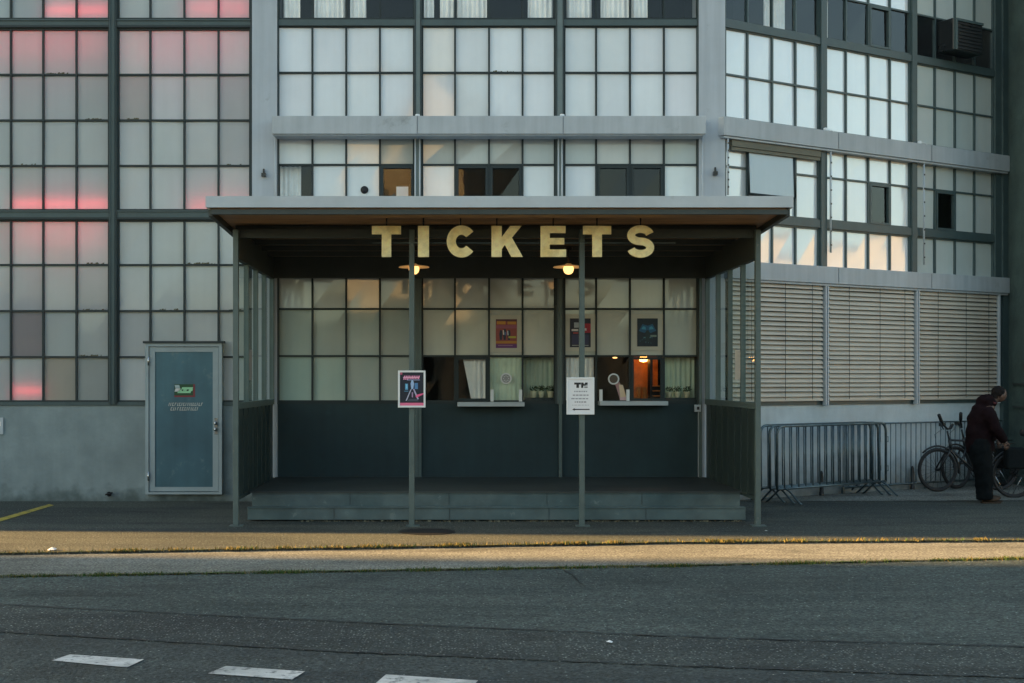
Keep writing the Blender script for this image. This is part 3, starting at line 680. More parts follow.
# air conditioner in upper right window
ac = empty('air_conditioner', FR((UR(955), .2, 6.86)), 'dark box shaped air conditioner hanging out of the upper window', 'air conditioner')
a_ = MB(); ua, ub = UR(936), UR(965)
FR.box(a_, ua, ub, .03, .33, 6.86, 7.36); a_.build('casing', 'black_paint', ac, bevel=.015)
a_ = MB()
for k in range(8): z = 6.89+k*.055; FR.box(a_, ua+.05, ub-.05, .332, .342, z, z+.03)
a_.build('grille', 'ink', ac)
a_ = MB(); FR.box(a_, ua+.0, ua+.05, .334, .37, 6.86, 7.34); FR.box(a_, ua+.05, ub, .334, .35, 7.32, 7.36); a_.build('front_trim', 'teal_steel', ac)

# small sign on the wall at the left edge
sg = MB(); sg.keep = False; x1 = U(4.5)
sg.box(U(-9), x1, YF-.06, YF-.037, Z(434), Z(417.5)); sg.box(U(-8), x1-.03, YF-.063, YF-.0605, Z(426), Z(421.5), 1)
sg.box(U(-2), U(1), YF-.066, YF-.0632, Z(424.4), Z(422.6), 2)
thing1(sg, 'wall_sign', ['zinc', 'paper', 'ink'], (U(-3), YF-.05, Z(434)), 'small white plate on the grey wall at the picture edge', 'sign')

# ---------------------------------------------------------------- ticket shelter
YS = 14.9; XL, XR = PX(236, YS), PX(757.6, YS)
sh = empty('ticket_shelter', (.5, 16.2, 0), 'grey steel and timber ticket shelter with flat roof and raised deck', 'shelter')
P3 = 3.45
pxs = [236, 411.8, 581.8, 757.6]
for px in pxs:
    x = PX(px, YS); p = MB(); p.box(x-.031, x+.031, YS-.034, YS+.034, .012, P3); o = p.build('post', 'kiosk_frame', sh, bevel=.004)
    b = MB(); b.box(x-.07, x+.09, YS-.07, YS+.07, .0, .012); b.build('base_plate', 'kiosk_frame', o)
YR = 13.9; RX0, RX1 = PX(205.5, YR), PX(793.5, YR)
zf0 = PZ(207.3, YR); zf1 = PZ(196, YR)
ro = MB()   # sloping deck of the roof
def slope(mb, x0, x1, ya, yb, za, zb, t, mi=0):
    mb.raw([(x0, ya, za), (x1, ya, za), (x1, yb, zb), (x0, yb, zb), (x0, ya, za+t), (x1, ya, za+t), (x1, yb, zb+t), (x0, yb, zb+t)],
           [(0,3,2,1),(4,5,6,7),(0,1,5,4),(1,2,6,5),(2,3,7,6),(3,0,4,7)], mi)
slope(ro, RX0+.06, RX1-.06, YR+.06, YF-.10, zf0-.015, zf0-.16, .09)
roof = ro.build('roof', 'plywood', sh)
fs = MB(); fs.box(RX0, RX1, YR, YR+.03, zf0, zf1); 
slope(fs, RX0, RX0+.03, YR+.03, YF-.10, zf0, zf0-.15, zf1-zf0); slope(fs, RX1-.03, RX1, YR+.03, YF-.10, zf0, zf0-.15, zf1-zf0)
slope(fs, RX0+.03, RX1-.03, YR+.03, YF-.10, zf1-.02, zf1-.15, .015)
fs.build('fascia', 'zinc', roof)
jo = MB(); jo.box(RX0+.05, RX1-.05, YR+.035, YR+.085, zf0-.07, zf0-.016)
for x in (RX0+.04, RX1-.04): slope(jo, x-.025, x+.025, YR+.086, YF-.40, zf0-.085, zf0-.22, .07)
k = 0
y = YR+1.17
while y < YF-.4:
    z = zf0-.015-.145*(y-YR)/(YF-YR); jo.box(RX0+.13, RX1-.13, y-.025, y+.025, z-.07, z-.004); y += .55; k += 1
jo.build('joist', 'joist', roof)
bm_ = MB(); bm_.box(XL, XR, YS+.036, YS+.09, 3.36, 3.46)
for x in (XL, XR): bm_.box(x-.032, x+.032, YS+.035, YF-.12, 3.11, 3.44)
bm_.box(XL+.03, XR-.03, YF-.17, YF-.10, PZ(278, YF-.15), 3.43)
bm_.build('beam', 'joist', sh)
# side screens
for x, lab in ((XL, 'left'), (XR, 'right')):
    s = MB(); ys = [YS+.035+(YF-.12-YS-.035)*i/4 for i in range(5)]
    for yy in ys[1:]: s.box(x-.03, x+.03, yy-.035, yy+.005, 1.36, 3.11)
    s.box(x-.032, x+.032, YS+.035, YF-.11, 1.36, 1.435); 
    so_ = s.build('side_screen', 'kiosk_frame', sh)
    g = MB(); g.keep = True; g.face([(x, YS+.035, 1.43), (x, YF-.12, 1.43), (x, YF-.12, 3.11), (x, YS+.035, 3.11)]); g.build('glass', 'side_glass', so_)
    l_ = MB(); l_.box(x-.012, x+.012, YS+.035, YF-.12, .34, 1.36)
    for i in range(8):
        yy = YS+.06+(YF-.16-YS)*i/8; l_.box(x-.024, x+.024, yy, yy+.035, .34, 1.36)
    l_.box(x-.03, x+.03, YS+.036, YF-.12, .30, .34)
    l_.build('lower_panel', 'kiosk_panel', so_)
    nt_ = MB(); yn = ys[1]+.16 if lab == 'left' else ys[2]-.35
    nt_.box(x-.006, x+.006, ys[1]+.10, ys[1]+.40, 1.70, 2.08); nt_.build('notice', 'ink_grey' if lab == 'left' else 'paper', so_)
# deck
dk = MB(); dk.box(PX(247.5, 15.38), PX(745.5, 15.38), 15.38, 15.66, .02, .158); dk.box(PX(247.5, 15.38), PX(745.5, 15.38), 15.365, 15.45, .159, .175)
dk.build('step', 'deck_paint', sh, bevel=.003)
dk = MB(); dk.box(PX(252, 15.6), PX(740, 15.6), 15.6, YF-.03, .02, .325); dk.build('platform', 'deck_paint', sh)
dk = MB(); dk.box(PX(252, 15.6)-.03, PX(740, 15.6)+.03, 15.58, YF-.025, .326, .342); dk.build('platform_top', 'deck_top', sh)
jn = MB()
for px in (350, 449, 547, 642): jn.box(PX(px, 15.59)-.002, PX(px, 15.59)+.002, 15.594, 15.599, .18, .322)
for px in (334, 449.5, 549, 646): jn.box(PX(px, 15.37)-.002, PX(px, 15.37)+.002, 15.374, 15.379, .03, .156)
jn.build('panel_joint', 'tar', sh)
# strip of dry leaves and scraps under the step
lt = MB()
for i in range(420):
    x = random.uniform(PX(300, 15.3), PX(745, 15.3)); yy = 15.33+random.gauss(0, .02); a = random.uniform(0, 6.3); s = random.uniform(.008, .03)
    lt.face([(x, yy, .004), (x+s*math.cos(a), yy+s*math.sin(a), .006), (x+s*math.cos(a+1), yy+s*math.sin(a+1), .012+s*.4)])
tag(lt.build('leaf_litter', 'dry_leaf'), 'line of pale dry scraps along the foot of the deck step', 'litter', kind='stuff')

# lamps under the roof
mat('shade_glow', (.8, .6, .35), .5, emit=(1, .5, .15), estr=.04)  # lamp shade glows weakly, standing for the globe's light on it
def lamp(px, label):
    Y = 16.6; x = PX(px, Y); z = PZ(267.5, Y)
    t = empty('pendant_lamp', (x, Y, z), label, 'lamp', 'lamps under the shelter roof')
    s = MB(); s.lathe([(.03, .05), (.05, .035), (.19, .012), (.2, 0), (.185, .002), (.05, .018), (0.0, .018)], (x, Y, z), 32); s.build('lamp_shade', 'shade_glow', t)
    g = MB(); g.lathe([(.048, .02), (.066, 0), (.068, -.03), (.055, -.065), (.03, -.085), (0, -.092)], (x, Y, z), 20); g.build('globe', 'lamp_globe', t)
    g = MB(); g.tube([(x, Y, z+.07), (x, Y, 3.42)], .012, 8); g.lathe([(.05, .0), (.05, .03), (0, .03)], (x, Y, 3.39), 16); g.build('stem', 'black_paint', t)
    return t
lamp(414, 'lit pendant lamp under the shelter roof beside the letter I'); lamp(568.5, 'lit pendant lamp under the shelter roof near the last T')

# ---------------------------------------------------------------- TICKETS lettering
YL = 14.55
def strip(mb, C, T, y0, y1, mi=0):     # thick stroke: centre line points, half widths
    L_, R_ = [], []
    for i, c in enumerate(C):
        a = C[max(0, i-1)]; b = C[min(len(C)-1, i+1)]; d = Vector((b[0]-a[0], b[1]-a[1])).normalized(); n = Vector((-d.y, d.x))
        L_.append((c[0]+n.x*T[i], c[1]+n.y*T[i])); R_.append((c[0]-n.x*T[i], c[1]-n.y*T[i]))
    k = len(C); vs = []
    for y in (y0, y1):
        vs += [(p[0], y, p[1]) for p in L_]+[(p[0], y, p[1]) for p in R_]
    fs_ = []
    for i in range(k-1):
        fs_ += [(i, i+1, k+i+1, k+i), (2*k+i, 3*k+i, 3*k+i+1, 2*k+i+1), (i, 2*k+i, 2*k+i+1, i+1), (k+i, k+i+1, 3*k+i+1, 3*k+i)]
    fs_ += [(0, k, 3*k, 2*k), (k-1, 3*k-1, 4*k-1, 2*k-1)]
    mb.raw(vs, fs_, mi)
sn = empty('ticket_sign', (PX(513, YL), YL, PZ(257, YL)), 'gold block letters reading TICKETS hanging under the shelter roof edge', 'sign')
zl, zh = PZ(257, YL), PZ(226, YL); hh = zh-zl
def letter(ch, xa, xb):
    a, b = PX(xa, YL), PX(xb, YL); W = b-a; mb = MB(); y0, y1 = YL-.02, YL+.02; t = .108
    f = lambda P: [(a+W*u, zl+hh*v) for u, v in P]
    if ch == 'T': s = t/W/2; q = .27; mb.prism(f([(.5-s, 0), (.5+s, 0), (.5+s, 1-q), (1, 1-q), (1, 1), (0, 1), (0, 1-q), (.5-s, 1-q)]), y0, y1)
    if ch == 'I': mb.prism(f([(0, 0), (1, 0), (1, 1), (0, 1)]), y0, y1)
    if ch == 'E': s = .36; mb.prism(f([(0, 0), (1, 0), (1, .24), (s, .24), (s, .4), (.93, .4), (.93, .61), (s, .61), (s, .77), (.98, .77), (.98, 1), (0, 1)]), y0, y1)
    if ch == 'K': mb.prism(f([(0, 0), (.34, 0), (.34, .26), (.45, .39), (.66, 0), (1.04, 0), (.68, .62), (1.0, 1), (.62, 1), (.34, .64), (.34, 1), (0, 1)]), y0, y1)
    cx, cz = (a+b)/2, (zl+zh)/2
    if ch == 'C':
        th = .052; C = []; T = []
        for i in range(41):
            an = R(38+284*i/40); C.append((cx+.012+(W/2-th+.004)*math.cos(an), cz+(hh/2-th+.006)*math.sin(an))); T.append(th)
        strip(mb, C, T, y0, y1)
    if ch == 'S':
        th = .043; C = []; T = []; rx = W/2-th; rz = (hh/2-th)/2+.004
        for i in range(25): an = R(12+258*i/24); C.append((cx+rx*math.cos(an)*.97, cz+rz+rz*math.sin(an)))
        for i in range(1, 25): an = R(90-256*i/24); C.append((cx+rx*math.cos(an), cz-rz+rz*math.sin(an)))
        T = [th]*len(C); strip(mb, C, T, y0, y1)
    o = mb.build('letter', 'gold', sn)
    rd = MB(); 
    for xx in ((cx,) if ch != 'K' else (a+.06,)): rd.tube([(xx, YL, zh-.005), (xx, YL, zf0-.03)], .009, 6)
    rd.build('hanger', 'black_paint', o)
for ch, a, b in (('T', 372, 401), ('I', 418, 429), ('C', 446, 475), ('K', 491.5, 521.5), ('E', 540.5, 566), ('T', 583, 611), ('S', 627, 654)): letter(ch, a, b)
rl = MB(); zz = PZ(243, YL+.05); rl.tube([(PX(372, YL), YL+.045, zz), (PX(676, YL), YL+.045, zz)], .005, 6); rl.build('rail', 'galvanised', sn)

# ---------------------------------------------------------------- signs on posts
def text_mb(mb, s, size, cx, cz, y, mi, bold=.0):
    cu = bpy.data.curves.new('t', 'FONT'); cu.body = s; cu.size = size; cu.align_x = 'CENTER'; cu.offset = bold; cu.extrude = 0
    to = bpy.data.objects.new('t', cu); SC.collection.objects.link(to); dg = bpy.context.evaluated_depsgraph_get(); dg.update()
    me = bpy.data.meshes.new_from_object(to.evaluated_get(dg))
    mb.raw([(cx+v.co.x, y, cz+v.co.y) for v in me.vertices], [tuple(p.vertices) for p in me.polygons], mi)
    bpy.data.objects.remove(to); bpy.data.curves.remove(cu); bpy.data.meshes.remove(me)
Yq = YS-.06
def board(name, x0, x1, y0, y1, label):
    a, b, c, d = PX(x0, Yq), PX(x1, Yq), PZ(y1, Yq), PZ(y0, Yq)
    t = empty(name, ((a+b)/2, Yq, c), label, 'sign'); fw = .022
    m = MB()
    for q in ((a, a+fw, c, d), (b-fw, b, c, d), (a+fw, b-fw, d-fw, d), (a+fw, b-fw, c, c+fw)): m.box(q[0], q[1], Yq-.012, Yq+.012, q[2], q[3])
    m.build('frame', 'white', t, bevel=.002)
    return t, a+fw, b-fw, c+fw, d-fw
t, a, b, c, d = board('framed_poster', 398, 425.5, 370.5, 407.5, 'white framed dark poster with pink lettering fixed to a shelter post')
m = MB(); m.keep = True; W, Hh = b-a, d-c
def rect(u0, u1, v0, v1, col, lay=1, sh=0.0):
    y = Yq-.004-.0006*lay; m.face([(a+W*u0, y, c+Hh*v0), (a+W*u1, y, c+Hh*v0), (a+W*(u1+sh), y, c+Hh*v1), (a+W*(u0+sh), y, c+Hh*v1)], 0, col)
def poly(P, col, lay=2): m.face([(a+W*u, Yq-.004-.0006*lay, c+Hh*v) for u, v in P], 0, col)
rect(0, 1, 0, 1, (.012, .016, .03), 0); rect(0, 1, 0, .085, (.75, .16, .30)); rect(0, .1, .93, 1, (.5, .1, .18))
x = .14
while x < .8: wd_ = random.uniform(.03, .06); rect(x, x+wd_, .80-.02*(x < .3), .90, (.85, .30, .50), 2, .04); x += wd_+.022
rect(.14, .82, .835, .86, (.9, .45, .6), 3); rect(.3, .84, .765, .78, (.45, .5, .8), 2)
rect(.22, .34, .48, .66, (.10, .35, .60), 1); rect(.27, .31, .52, .64, (.3, .65, .85), 2); rect(.62, .76, .5, .68, (.08, .22, .45), 1); rect(.18, .36, .42, .45, (.06, .18, .3), 2)
poly([(.48, .50), (.56, .50), (.60, .66), (.56, .76), (.49, .76), (.45, .66)], (.35, .5, .75)); poly([(.44, .48), (.50, .50), (.30, .16), (.24, .14)], (.45, .45, .6), 3)
poly([(.55, .50), (.61, .50), (.80, .20), (.74, .18)], (.42, .38, .55), 3); poly([(.50, .40), (.56, .40), (.55, .24), (.50, .26)], (.4, .25, .4), 3)
poly([(.66, .28), (.70, .24), (1.0, .34), (1.0, .38), (.72, .33)], (.85, .12, .28), 4); poly([(.3, .13), (.8, .13), (.7, .2), (.4, .2)], (.06, .07, .1), 1)
m.build('print', 'flat', t)
t, a, b, c, d = board('notice_board', 566.5, 594.3, 377.3, 414.5, 'white framed notice with black initials and left arrow on a shelter post')
m = MB(); m.keep = True; W, Hh = b-a, d-c
rect(0, 1, 0, 1, (.74, .75, .77), 0)
k_ = (.015, .015, .017)
poly([(.24, .90), (.52, .90), (.52, .84), (.44, .84), (.44, .74), (.33, .74), (.33, .84), (.24, .84)], k_)
poly([(.53, .90), (.62, .90), (.66, .84), (.70, .90), (.80, .90), (.80, .84), (.62, .80), (.62, .74), (.53, .74)], k_)
for v in (.74, .785, .83): rect(.66, .80, v, v+.022, k_)
for r_, (u0, u1, v) in enumerate(((.24, .78, .615), (.18, .84, .505), (.12, .88, .40), (.26, .74, .30), (.15, .85, .215))):
    x = u0
    while x < u1-.04: wd_ = min(random.uniform(.05, .14), u1-x); rect(x, x+wd_, v, v+(.035 if r_ < 4 else .018), (.30, .30, .33) if r_ < 3 else (.22, .22, .25) if r_ == 3 else (.42, .42, .45)); x += wd_+.03
poly([(.16, .095), (.26, .055), (.26, .08), (.88, .08), (.88, .112), (.26, .112), (.26, .135)], k_)
m.build('print', 'flat', t)

# ---------------------------------------------------------------- posters in windows
def poster(x0, x1, y0, y1, label, fn):
    global m, a, c, W, Hh, Yq
    yo = Yq; Yq = YF-.022
    a, c = U(x0), Z(y1); W, Hh = U(x1)-a, Z(y0)-c; m = MB(); m.keep = True
    y = YF-.020
    m.box(a-.09, a+W+.09, y, y+.006, c-.055, c+Hh+.06, 0, (.50, .48, .40)) if fn != 0 else None
    fn(); o = thing1(m, 'poster', 'flat', (a+W/2, YF-.024, c), label, 'poster', 'posters behind the ticket window panes'); Yq = yo
def p1():
    rect(0, 1, 0, 1, (.28, .06, .05), 0); rect(0, 1, 0, .13, (.13, .03, .16)); rect(0, 1, .68, .80, (.30, .08, .12)); rect(.1, .8, .07, .10, (.3, .15, .25), 2)
    rect(0, 1, .92, 1, (.10, .03, .04)); rect(.05, .46, .82, .93, (.55, .24, .03), 2); rect(.55, .97, .82, .92, (.50, .22, .03), 2); rect(0, 1, .16, .24, (.45, .20, .03), 1)
    for x_, h_ in ((.24, .62), (.42, .66), (.62, .62)):
        poly([(x_-.05, .28), (x_+.05, .28), (x_+.08, .5), (x_+.05, h_), (x_-.04, h_), (x_-.08, .48)], (.02, .025, .05), 2)
    poly([(.34, .46), (.40, .46), (.38, .62), (.33, .62)], (.65, .62, .6), 3); poly([(.56, .44), (.60, .44), (.58, .6), (.54, .58)], (.6, .65, .7), 3); rect(.42, .5, .44, .56, (.06, .12, .3), 3)
    rect(.60, .96, .34, .41, (.45, .38, .05), 3)
def p2():
    rect(0, 1, 0, 1, (.012, .014, .03), 0); rect(.45, 1, .5, .82, (.32, .015, .03)); rect(.08, .4, .56, .63, (.6, .55, .55), 2); rect(.46, .8, .58, .66, (.6, .5, .5), 2)
    rect(.2, .44, .68, .86, (.35, .38, .42), 2); rect(.1, .9, .10, .44, (.03, .03, .08)); rect(.1, .9, .05, .08, (.3, .3, .3), 2); rect(.15, .4, .47, .52, (.35, .05, .05), 2)
def p3():
    rect(0, 1, 0, 1, (.006, .018, .03), 0); poly([(.08, .55), (.35, .48), (.5, .55), (.65, .48), (.92, .56), (.75, .80), (.5, .74), (.25, .80)], (.015, .10, .20), 1)
    poly([(.2, .62), (.42, .60), (.4, .70), (.28, .72)], (.05, .28, .42), 2); poly([(.58, .60), (.8, .62), (.72, .72), (.6, .70)], (.05, .28, .42), 2)
    poly([(.42, .18), (.58, .18), (.62, .48), (.55, .58), (.45, .58), (.38, .48)], (.01, .03, .035), 3); rect(.30, .66, .30, .34, (.08, .22, .24), 2); rect(.64, .94, .34, .41, (.18, .24, .2), 2)
    for _ in range(14): u_, v_ = random.uniform(.1, .9), random.uniform(.08, .4); rect(u_, u_+.03, v_, v_+.05, (.03, .10, .13), 2)
poster(495.8, 516.8, 319.3, 348, 'orange and purple poster with three dark figures, behind the left ticket window', p1)
poster(569.8, 590.5, 318.5, 347.3, 'black poster with red and white blocks, partly hidden by a post', p2)
poster(637, 657.5, 318.5, 346.5, 'dark blue poster with a glowing blue centre, above the right ticket window', p3)

# leaflets behind the right speech disc
lf = MB(); lf.keep = True
def lfq(P, col, y): lf.face([(U(x_), y, Z(y_)) for x_, y_ in P], 0, col)
lfq([(613, 382), (619, 381), (624, 391), (620, 399), (616, 386)], (.48, .27, .28), YF+.016); lfq([(619, 384.5), (623, 385), (626.5, 397), (620.5, 399)], (.85, .66, .46), YF+.013)
lfq([(620, 397.5), (627, 396.5), (627, 400.5), (620, 400.5)], (.8, .55, .6), YF+.011)
thing1(lf, 'leaflets', 'flat', (U(620), YF+.035, Z(401)), 'fanned pink and cream leaflets propped behind the right ticket window', 'leaflets')
def pot_plant(px, Y, s, label, grp):
    x = PX(px, Y); z = 1.452; t = empty('potted_plant', (x, Y, z), label, 'plant', grp)
    p = MB(); p.lathe([(0, 0), (.028*s, 0), (.040*s, .075*s), (.043*s, .078*s), (.036*s, .07*s), (0, .065*s)], (x, Y, z), 14); p.build('pot', 'pot', t)
    l_ = MB(); l_.keep = True
    for i in range(60):
        an = random.uniform(0, 6.28); rr = random.uniform(0, .045)*s; zz = z+.075*s+random.uniform(0, .06)*s; q = .022*s
        px_, py_ = x+rr*math.cos(an), Y+rr*math.sin(an)
        l_.face([(px_, py_, zz), (px_+q*math.cos(an), py_+q*math.sin(an), zz+random.uniform(0, .02)), (px_+q*.6*math.cos(an+1), py_+q*.6*math.sin(an+1), zz+.02)])
    l_.build('foliage', 'leaf', t)
for px, lb in ((533.5, 'leftmost of three small green plants in cream pots beside the left ticket window'), (541.5, 'middle of three small green plants in cream pots beside the left ticket window'), (550.5, 'rightmost of three small green plants in cream pots beside the left ticket window')):
    pot_plant(px, YF+.08, 1.15, lb, 'plants by the left ticket window')
for px, lb in ((669, 'leftmost of three small potted plants in the far right kiosk pane'), (677.5, 'middle of three small potted plants in the far right kiosk pane'), (687, 'rightmost of three small potted plants in the far right kiosk pane')):
    pot_plant(px, YF+.08, 1.05, lb, 'plants in the right kiosk pane')

# ---------------------------------------------------------------- street items
mc = MB(); cx, cy = G(427, 531.8); mc.lathe([(0, .006), (.20, .006), (.205, .0075), (.3, .0075), (.315, .004)], (cx, cy, 0), 40)
for i in range(-3, 4): mc.box(cx-.2, cx+.2, cy+i*.055-.012, cy+i*.055+.012, .0075, .012)
thing1(mc, 'drain_cover', 'iron', (cx, cy, 0), 'round dark iron drain cover in the pavement before the deck', 'drain cover')
def scrap(px, py, s, label, z=0.0, n=7):
    x, y = G(px, py, z); mb = MB(); P = [(x+s*math.cos(i*6.28/n)*random.uniform(.6, 1), y+s*.8*math.sin(i*6.28/n)*random.uniform(.6, 1), z+random.uniform(.002, .35*s)) for i in range(n)]
    c_ = (x, y, z+.5*s)
    for i in range(n): mb.face([P[i], P[(i+1) % n], c_])
    thing1(mb, 'paper_scrap', 'paper', (x, y, z), label, 'litter')
scrap(52, 550.5, .07, 'crumpled white paper lying at the kerb moss'); scrap(609.5, 642.5, .034, 'small torn white scrap lying on the coarse road strip', -.02)
scrap(766, 531, .02, 'tiny pale scrap on the pavement beside the shelter corner post')
pb = MB(); x, y = U(111), YF-.08; pb.lathe([(0, .03), (.03, .028), (.035, 0)], (x, y-.02, Z(493.5)), 12, axis='Y'); pb.tube([(x-.05, y-.03, Z(494)), (x+.05, y-.03, Z(492))], .012, 8)
thing1(pb, 'wall_tap', 'iron', (x, y-.02, Z(495)), 'small dark pipe stub low on the grey wall left of the door', 'pipe stub')
for px, py, Yb, lb in ((912.5, 482, 19.85, 'short black bollard by the wall between the barriers and the bicycles'), (821.5, 483, 18.8, 'short black bollard standing behind the stacked crowd barriers')):
    b_ = MB(); x = PX(px, Yb); b_.lathe([(.036, 0), (.036, .05), (.03, .06), (.03, .27), (.022, .31), (.024, .33), (.014, .36), (0, .37)], (x, Yb, .0), 16)
    thing1(b_, 'bollard', 'black_paint', (x, Yb, 0), lb, 'bollard', 'short bollards by the wall')

# crowd barriers
def barrier():
    t = empty('crowd_barrier', (0, 0, 0), 'x', 'barrier', 'crowd barriers stacked by the wall')
    L, Ht, zb, r = 2.45, 1.06, .20, .12
    pts = [(0, 0, zb), (0, 0, Ht-r)]+[(r-r*math.cos(a*math.pi/10), 0, Ht-r+r*math.sin(a*math.pi/10)) for a in range(1, 5)]+[(r, 0, Ht)]
    pts += [(L-x, y, z) for x, y, z in reversed(pts)]
    f = MB(); f.tube(pts, .019, 8); f.tube([(0, 0, zb), (L, 0, zb)], .017, 8); f.build('frame', 'galvanised', t)
    b = MB()
    for i in range(1, 16): x = L*i/16; b.tube([(x, 0, zb), (x, 0, Ht-.01)], .0095, 6)
    b.build('bars', 'galvanised', t)
    for x in (.14, L-.14):
        k = MB(); k.tube([(x, -.30, .008), (x, -.26, .03), (x, -.10, .17), (x, -.03, zb), (x, .03, zb), (x, .10, .17), (x, .26, .03), (x, .30, .008)], .014, 6); k.build('foot', 'galvanised', t)
    h = MB()
    for z in (.42, .85): h.tube([(L+.015, 0, z), (L+.055, 0, z+.01), (L+.055, 0, z-.07), (L+.02, 0, z-.07)], .007, 6)
    h.build('hook', 'galvanised', t)
    return t
proto = barrier(); labs = ['nearest the street of the three stacked steel crowd barriers', 'middle one of the three stacked steel crowd barriers', 'nearest the wall of the three stacked steel crowd barriers']
offs = [(4.26+.053*k+random.uniform(-.02, .02), 17.72-.073*k, 36+random.uniform(-.5, .5)) for k in (3.4, 1.8, 0)]
for i, (x, y, an) in enumerate(offs):
    o = proto if i == 0 else copy_tree(proto); o.location = (x, y, .006); o.rotation_euler = (R(random.uniform(-1, 1)), 0, R(an)); o['label'] = labs[i]
# low rail against the wall
rl = MB(); ua, ub = UR(838), UE-.05
rl.tube([FR((ua, .10, 1.04)), FR((ub, .10, 1.04))], .012, 8); rl.tube([FR((ua, .10, .10)), FR((ub, .10, .10))], .016, 8)
n = 32
for i in range(n+1): u = ua+(ub-ua)*i/n; rl.tube([FR((u, .10, .10)), FR((u, .10, 1.04))], .007, 6)
for u in (ua, (ua+ub)/2, ub): FR.box(rl, u-.02, u+.02, .08, .12, .006, .1)
thing1(rl, 'railing', 'galvanised', tuple(FR(((ua+ub)/2, .1, 0))), 'thin vertical bar railing against the pale wall behind the bicycles', 'railing')

# bicycles (local: front wheel at x=0, rear wheel at x=1.05, so the bicycle points to -x)
def torus(mb, c, Rr, r, n=36, k=8, mi=0):
    pts = [(c[0]+Rr*math.cos(2*math.pi*i/n), c[1], c[2]+Rr*math.sin(2*math.pi*i/n)) for i in range(n)]
    mb.tube(pts, r, k, mi, closed=True)
def bicycle(bag=False):
    t = empty('bicycle', (0, 0, 0), 'x', 'bicycle', 'bicycles parked by the wall'); rw = .33
    for x in (0, 1.05):
        wmb = MB(); torus(wmb, (x, 0, rw), rw-.02, .024, 40, 8); wo = wmb.build('wheel', 'black_rubber', t)
        rm = MB(); torus(rm, (x, 0, rw), rw-.045, .010, 40, 6); rm.build('rim', 'iron', wo)
        sp = MB()
        for i in range(20): an = i*math.pi/10; sp.tube([(x, .02*(-1)**i, rw), (x+(rw-.05)*math.cos(an), 0, rw+(rw-.05)*math.sin(an))], .0018, 4)
        sp.lathe([(.02, -.04), (.02, .04)], (x, 0, rw), 10, axis='Y'); sp.build('spokes', 'iron', wo)
    f = MB(); bb = (.62, 0, .30); hd_ = (.20, 0, .78); hb = (.23, 0, .64); stp = (.80, 0, .80)
    f.tube([hd_, hb], .024, 8); f.tube([hd_, (stp[0]-.02, 0, stp[2]-.05)], .017, 8); f.tube([hb, bb], .021, 8); f.tube([bb, stp], .017, 8)
    for s in (-.05, .05): f.tube([(1.05, s, rw), (.64, s*.4, .30)], .010, 6); f.tube([(1.05, s, rw), (stp[0]-.02, s*.3, .74)], .009, 6)
    f.build('frame', 'black_paint', t)
    k = MB()
    for s in (-.055, .055): k.tube([(0, s, rw), (.17, s, .60), (.215, 0, .66)], .013, 8)
    k.build('fork', 'black_paint', t)
    h = MB(); h.tube([hd_, (.165, 0, .92)], .015, 8); h.tube([(-.09, -.20, 1.13), (.03, -.10, 1.02), (.16, 0, .95), (.27, .10, .95), (.38, .20, .98)], .016, 8)
    h.tube([(-.13, -.24, 1.17), (-.03, -.15, 1.07)], .026, 8, 1); h.tube([(.31, .14, .96), (.42, .25, 1.0)], .022, 8, 1); h.tube([(-.08, -.2, 1.03), (.02, -.13, .95)], .010, 5); h.box(.04, .10, -.05, .03, .99, 1.04)
    h.tube([(.14, .1, .94), (.03, .12, .86), (.05, .08, .62), (.03, .05, .45)], .004, 5)
    h.build('handlebar', ['black_paint', 'black_rubber'], t)
    s = MB(); s.tube([stp, (.82, 0, .90)], .013, 8); s.tube([(.66, 0, .925), (.74, 0, .93), (.84, 0, .935), (.93, 0, .94)], [.016, .03, .062, .045], 10); s.build('saddle', 'black_rubber', t)
    c_ = MB(); c_.lathe([(.085, -.062), (.095, -.058), (.085, -.054)], bb, 24, axis='Y'); c_.tube([(bb[0], -.07, bb[2]), (bb[0]+.12, -.08, bb[2]-.11)], .009, 6); c_.tube([(bb[0], .07, bb[2]), (bb[0]-.12, .08, bb[2]+.11)], .009, 6)
    c_.box(bb[0]+.08, bb[0]+.17, -.16, -.08, bb[2]-.125, bb[2]-.10); c_.box(bb[0]-.17, bb[0]-.08, .08, .16, bb[2]+.10, bb[2]+.125); c_.build('crank', 'iron', t)
    g = MB()
    for x, a0, a1 in ((0, -10, 140), (1.05, 10, 190)):
        g.tube([(x+(rw+.03)*math.cos(R(a)), 0, rw+(rw+.03)*math.sin(R(a))) for a in range(a0, a1, 12)], .016, 6)
    g.build('mudguard', 'black_paint', t)
    k = MB(); k.tube([(.66, -.05, .27), (.60, -.16, .02)], .008, 6); k.tube([(.9, -.06, .30), (1.0, -.16, .02)], .006, 6); k.build('kickstand', 'chrome', t)
    r = MB()
    for s in (-.06, .06): r.tube([(.82, s, .72), (1.28, s, .72)], .007, 6); r.tube([(1.05, s, rw), (1.12, s, .72)], .006, 6)
    for x in (.9, 1.0, 1.1, 1.2): r.tube([(x, -.06, .72), (x, .06, .72)], .005, 5)
    r.build('luggage_rack', 'black_paint', t)
    if bag:
        b = MB(); b.box(.93, 1.25, -.20, -.075, .42, .73); b.box(.93, 1.25, .075, .20, .42, .73); b.build('pannier', 'bag_dark', t, bevel=.03)
        b = MB(); b.box(.96, 1.06, -.208, -.2005, .54, .66); b.build('reflector', 'bag', t)
    return t
bk = bicycle(); b2 = copy_tree(bk); b3 = bicycle(True)
bk.location = (PX(937.5, 19.45), 19.45, .006); bk.rotation_euler = (0, 0, R(12)); bk['label'] = 'black bicycle whose front wheel shows left of the standing person'
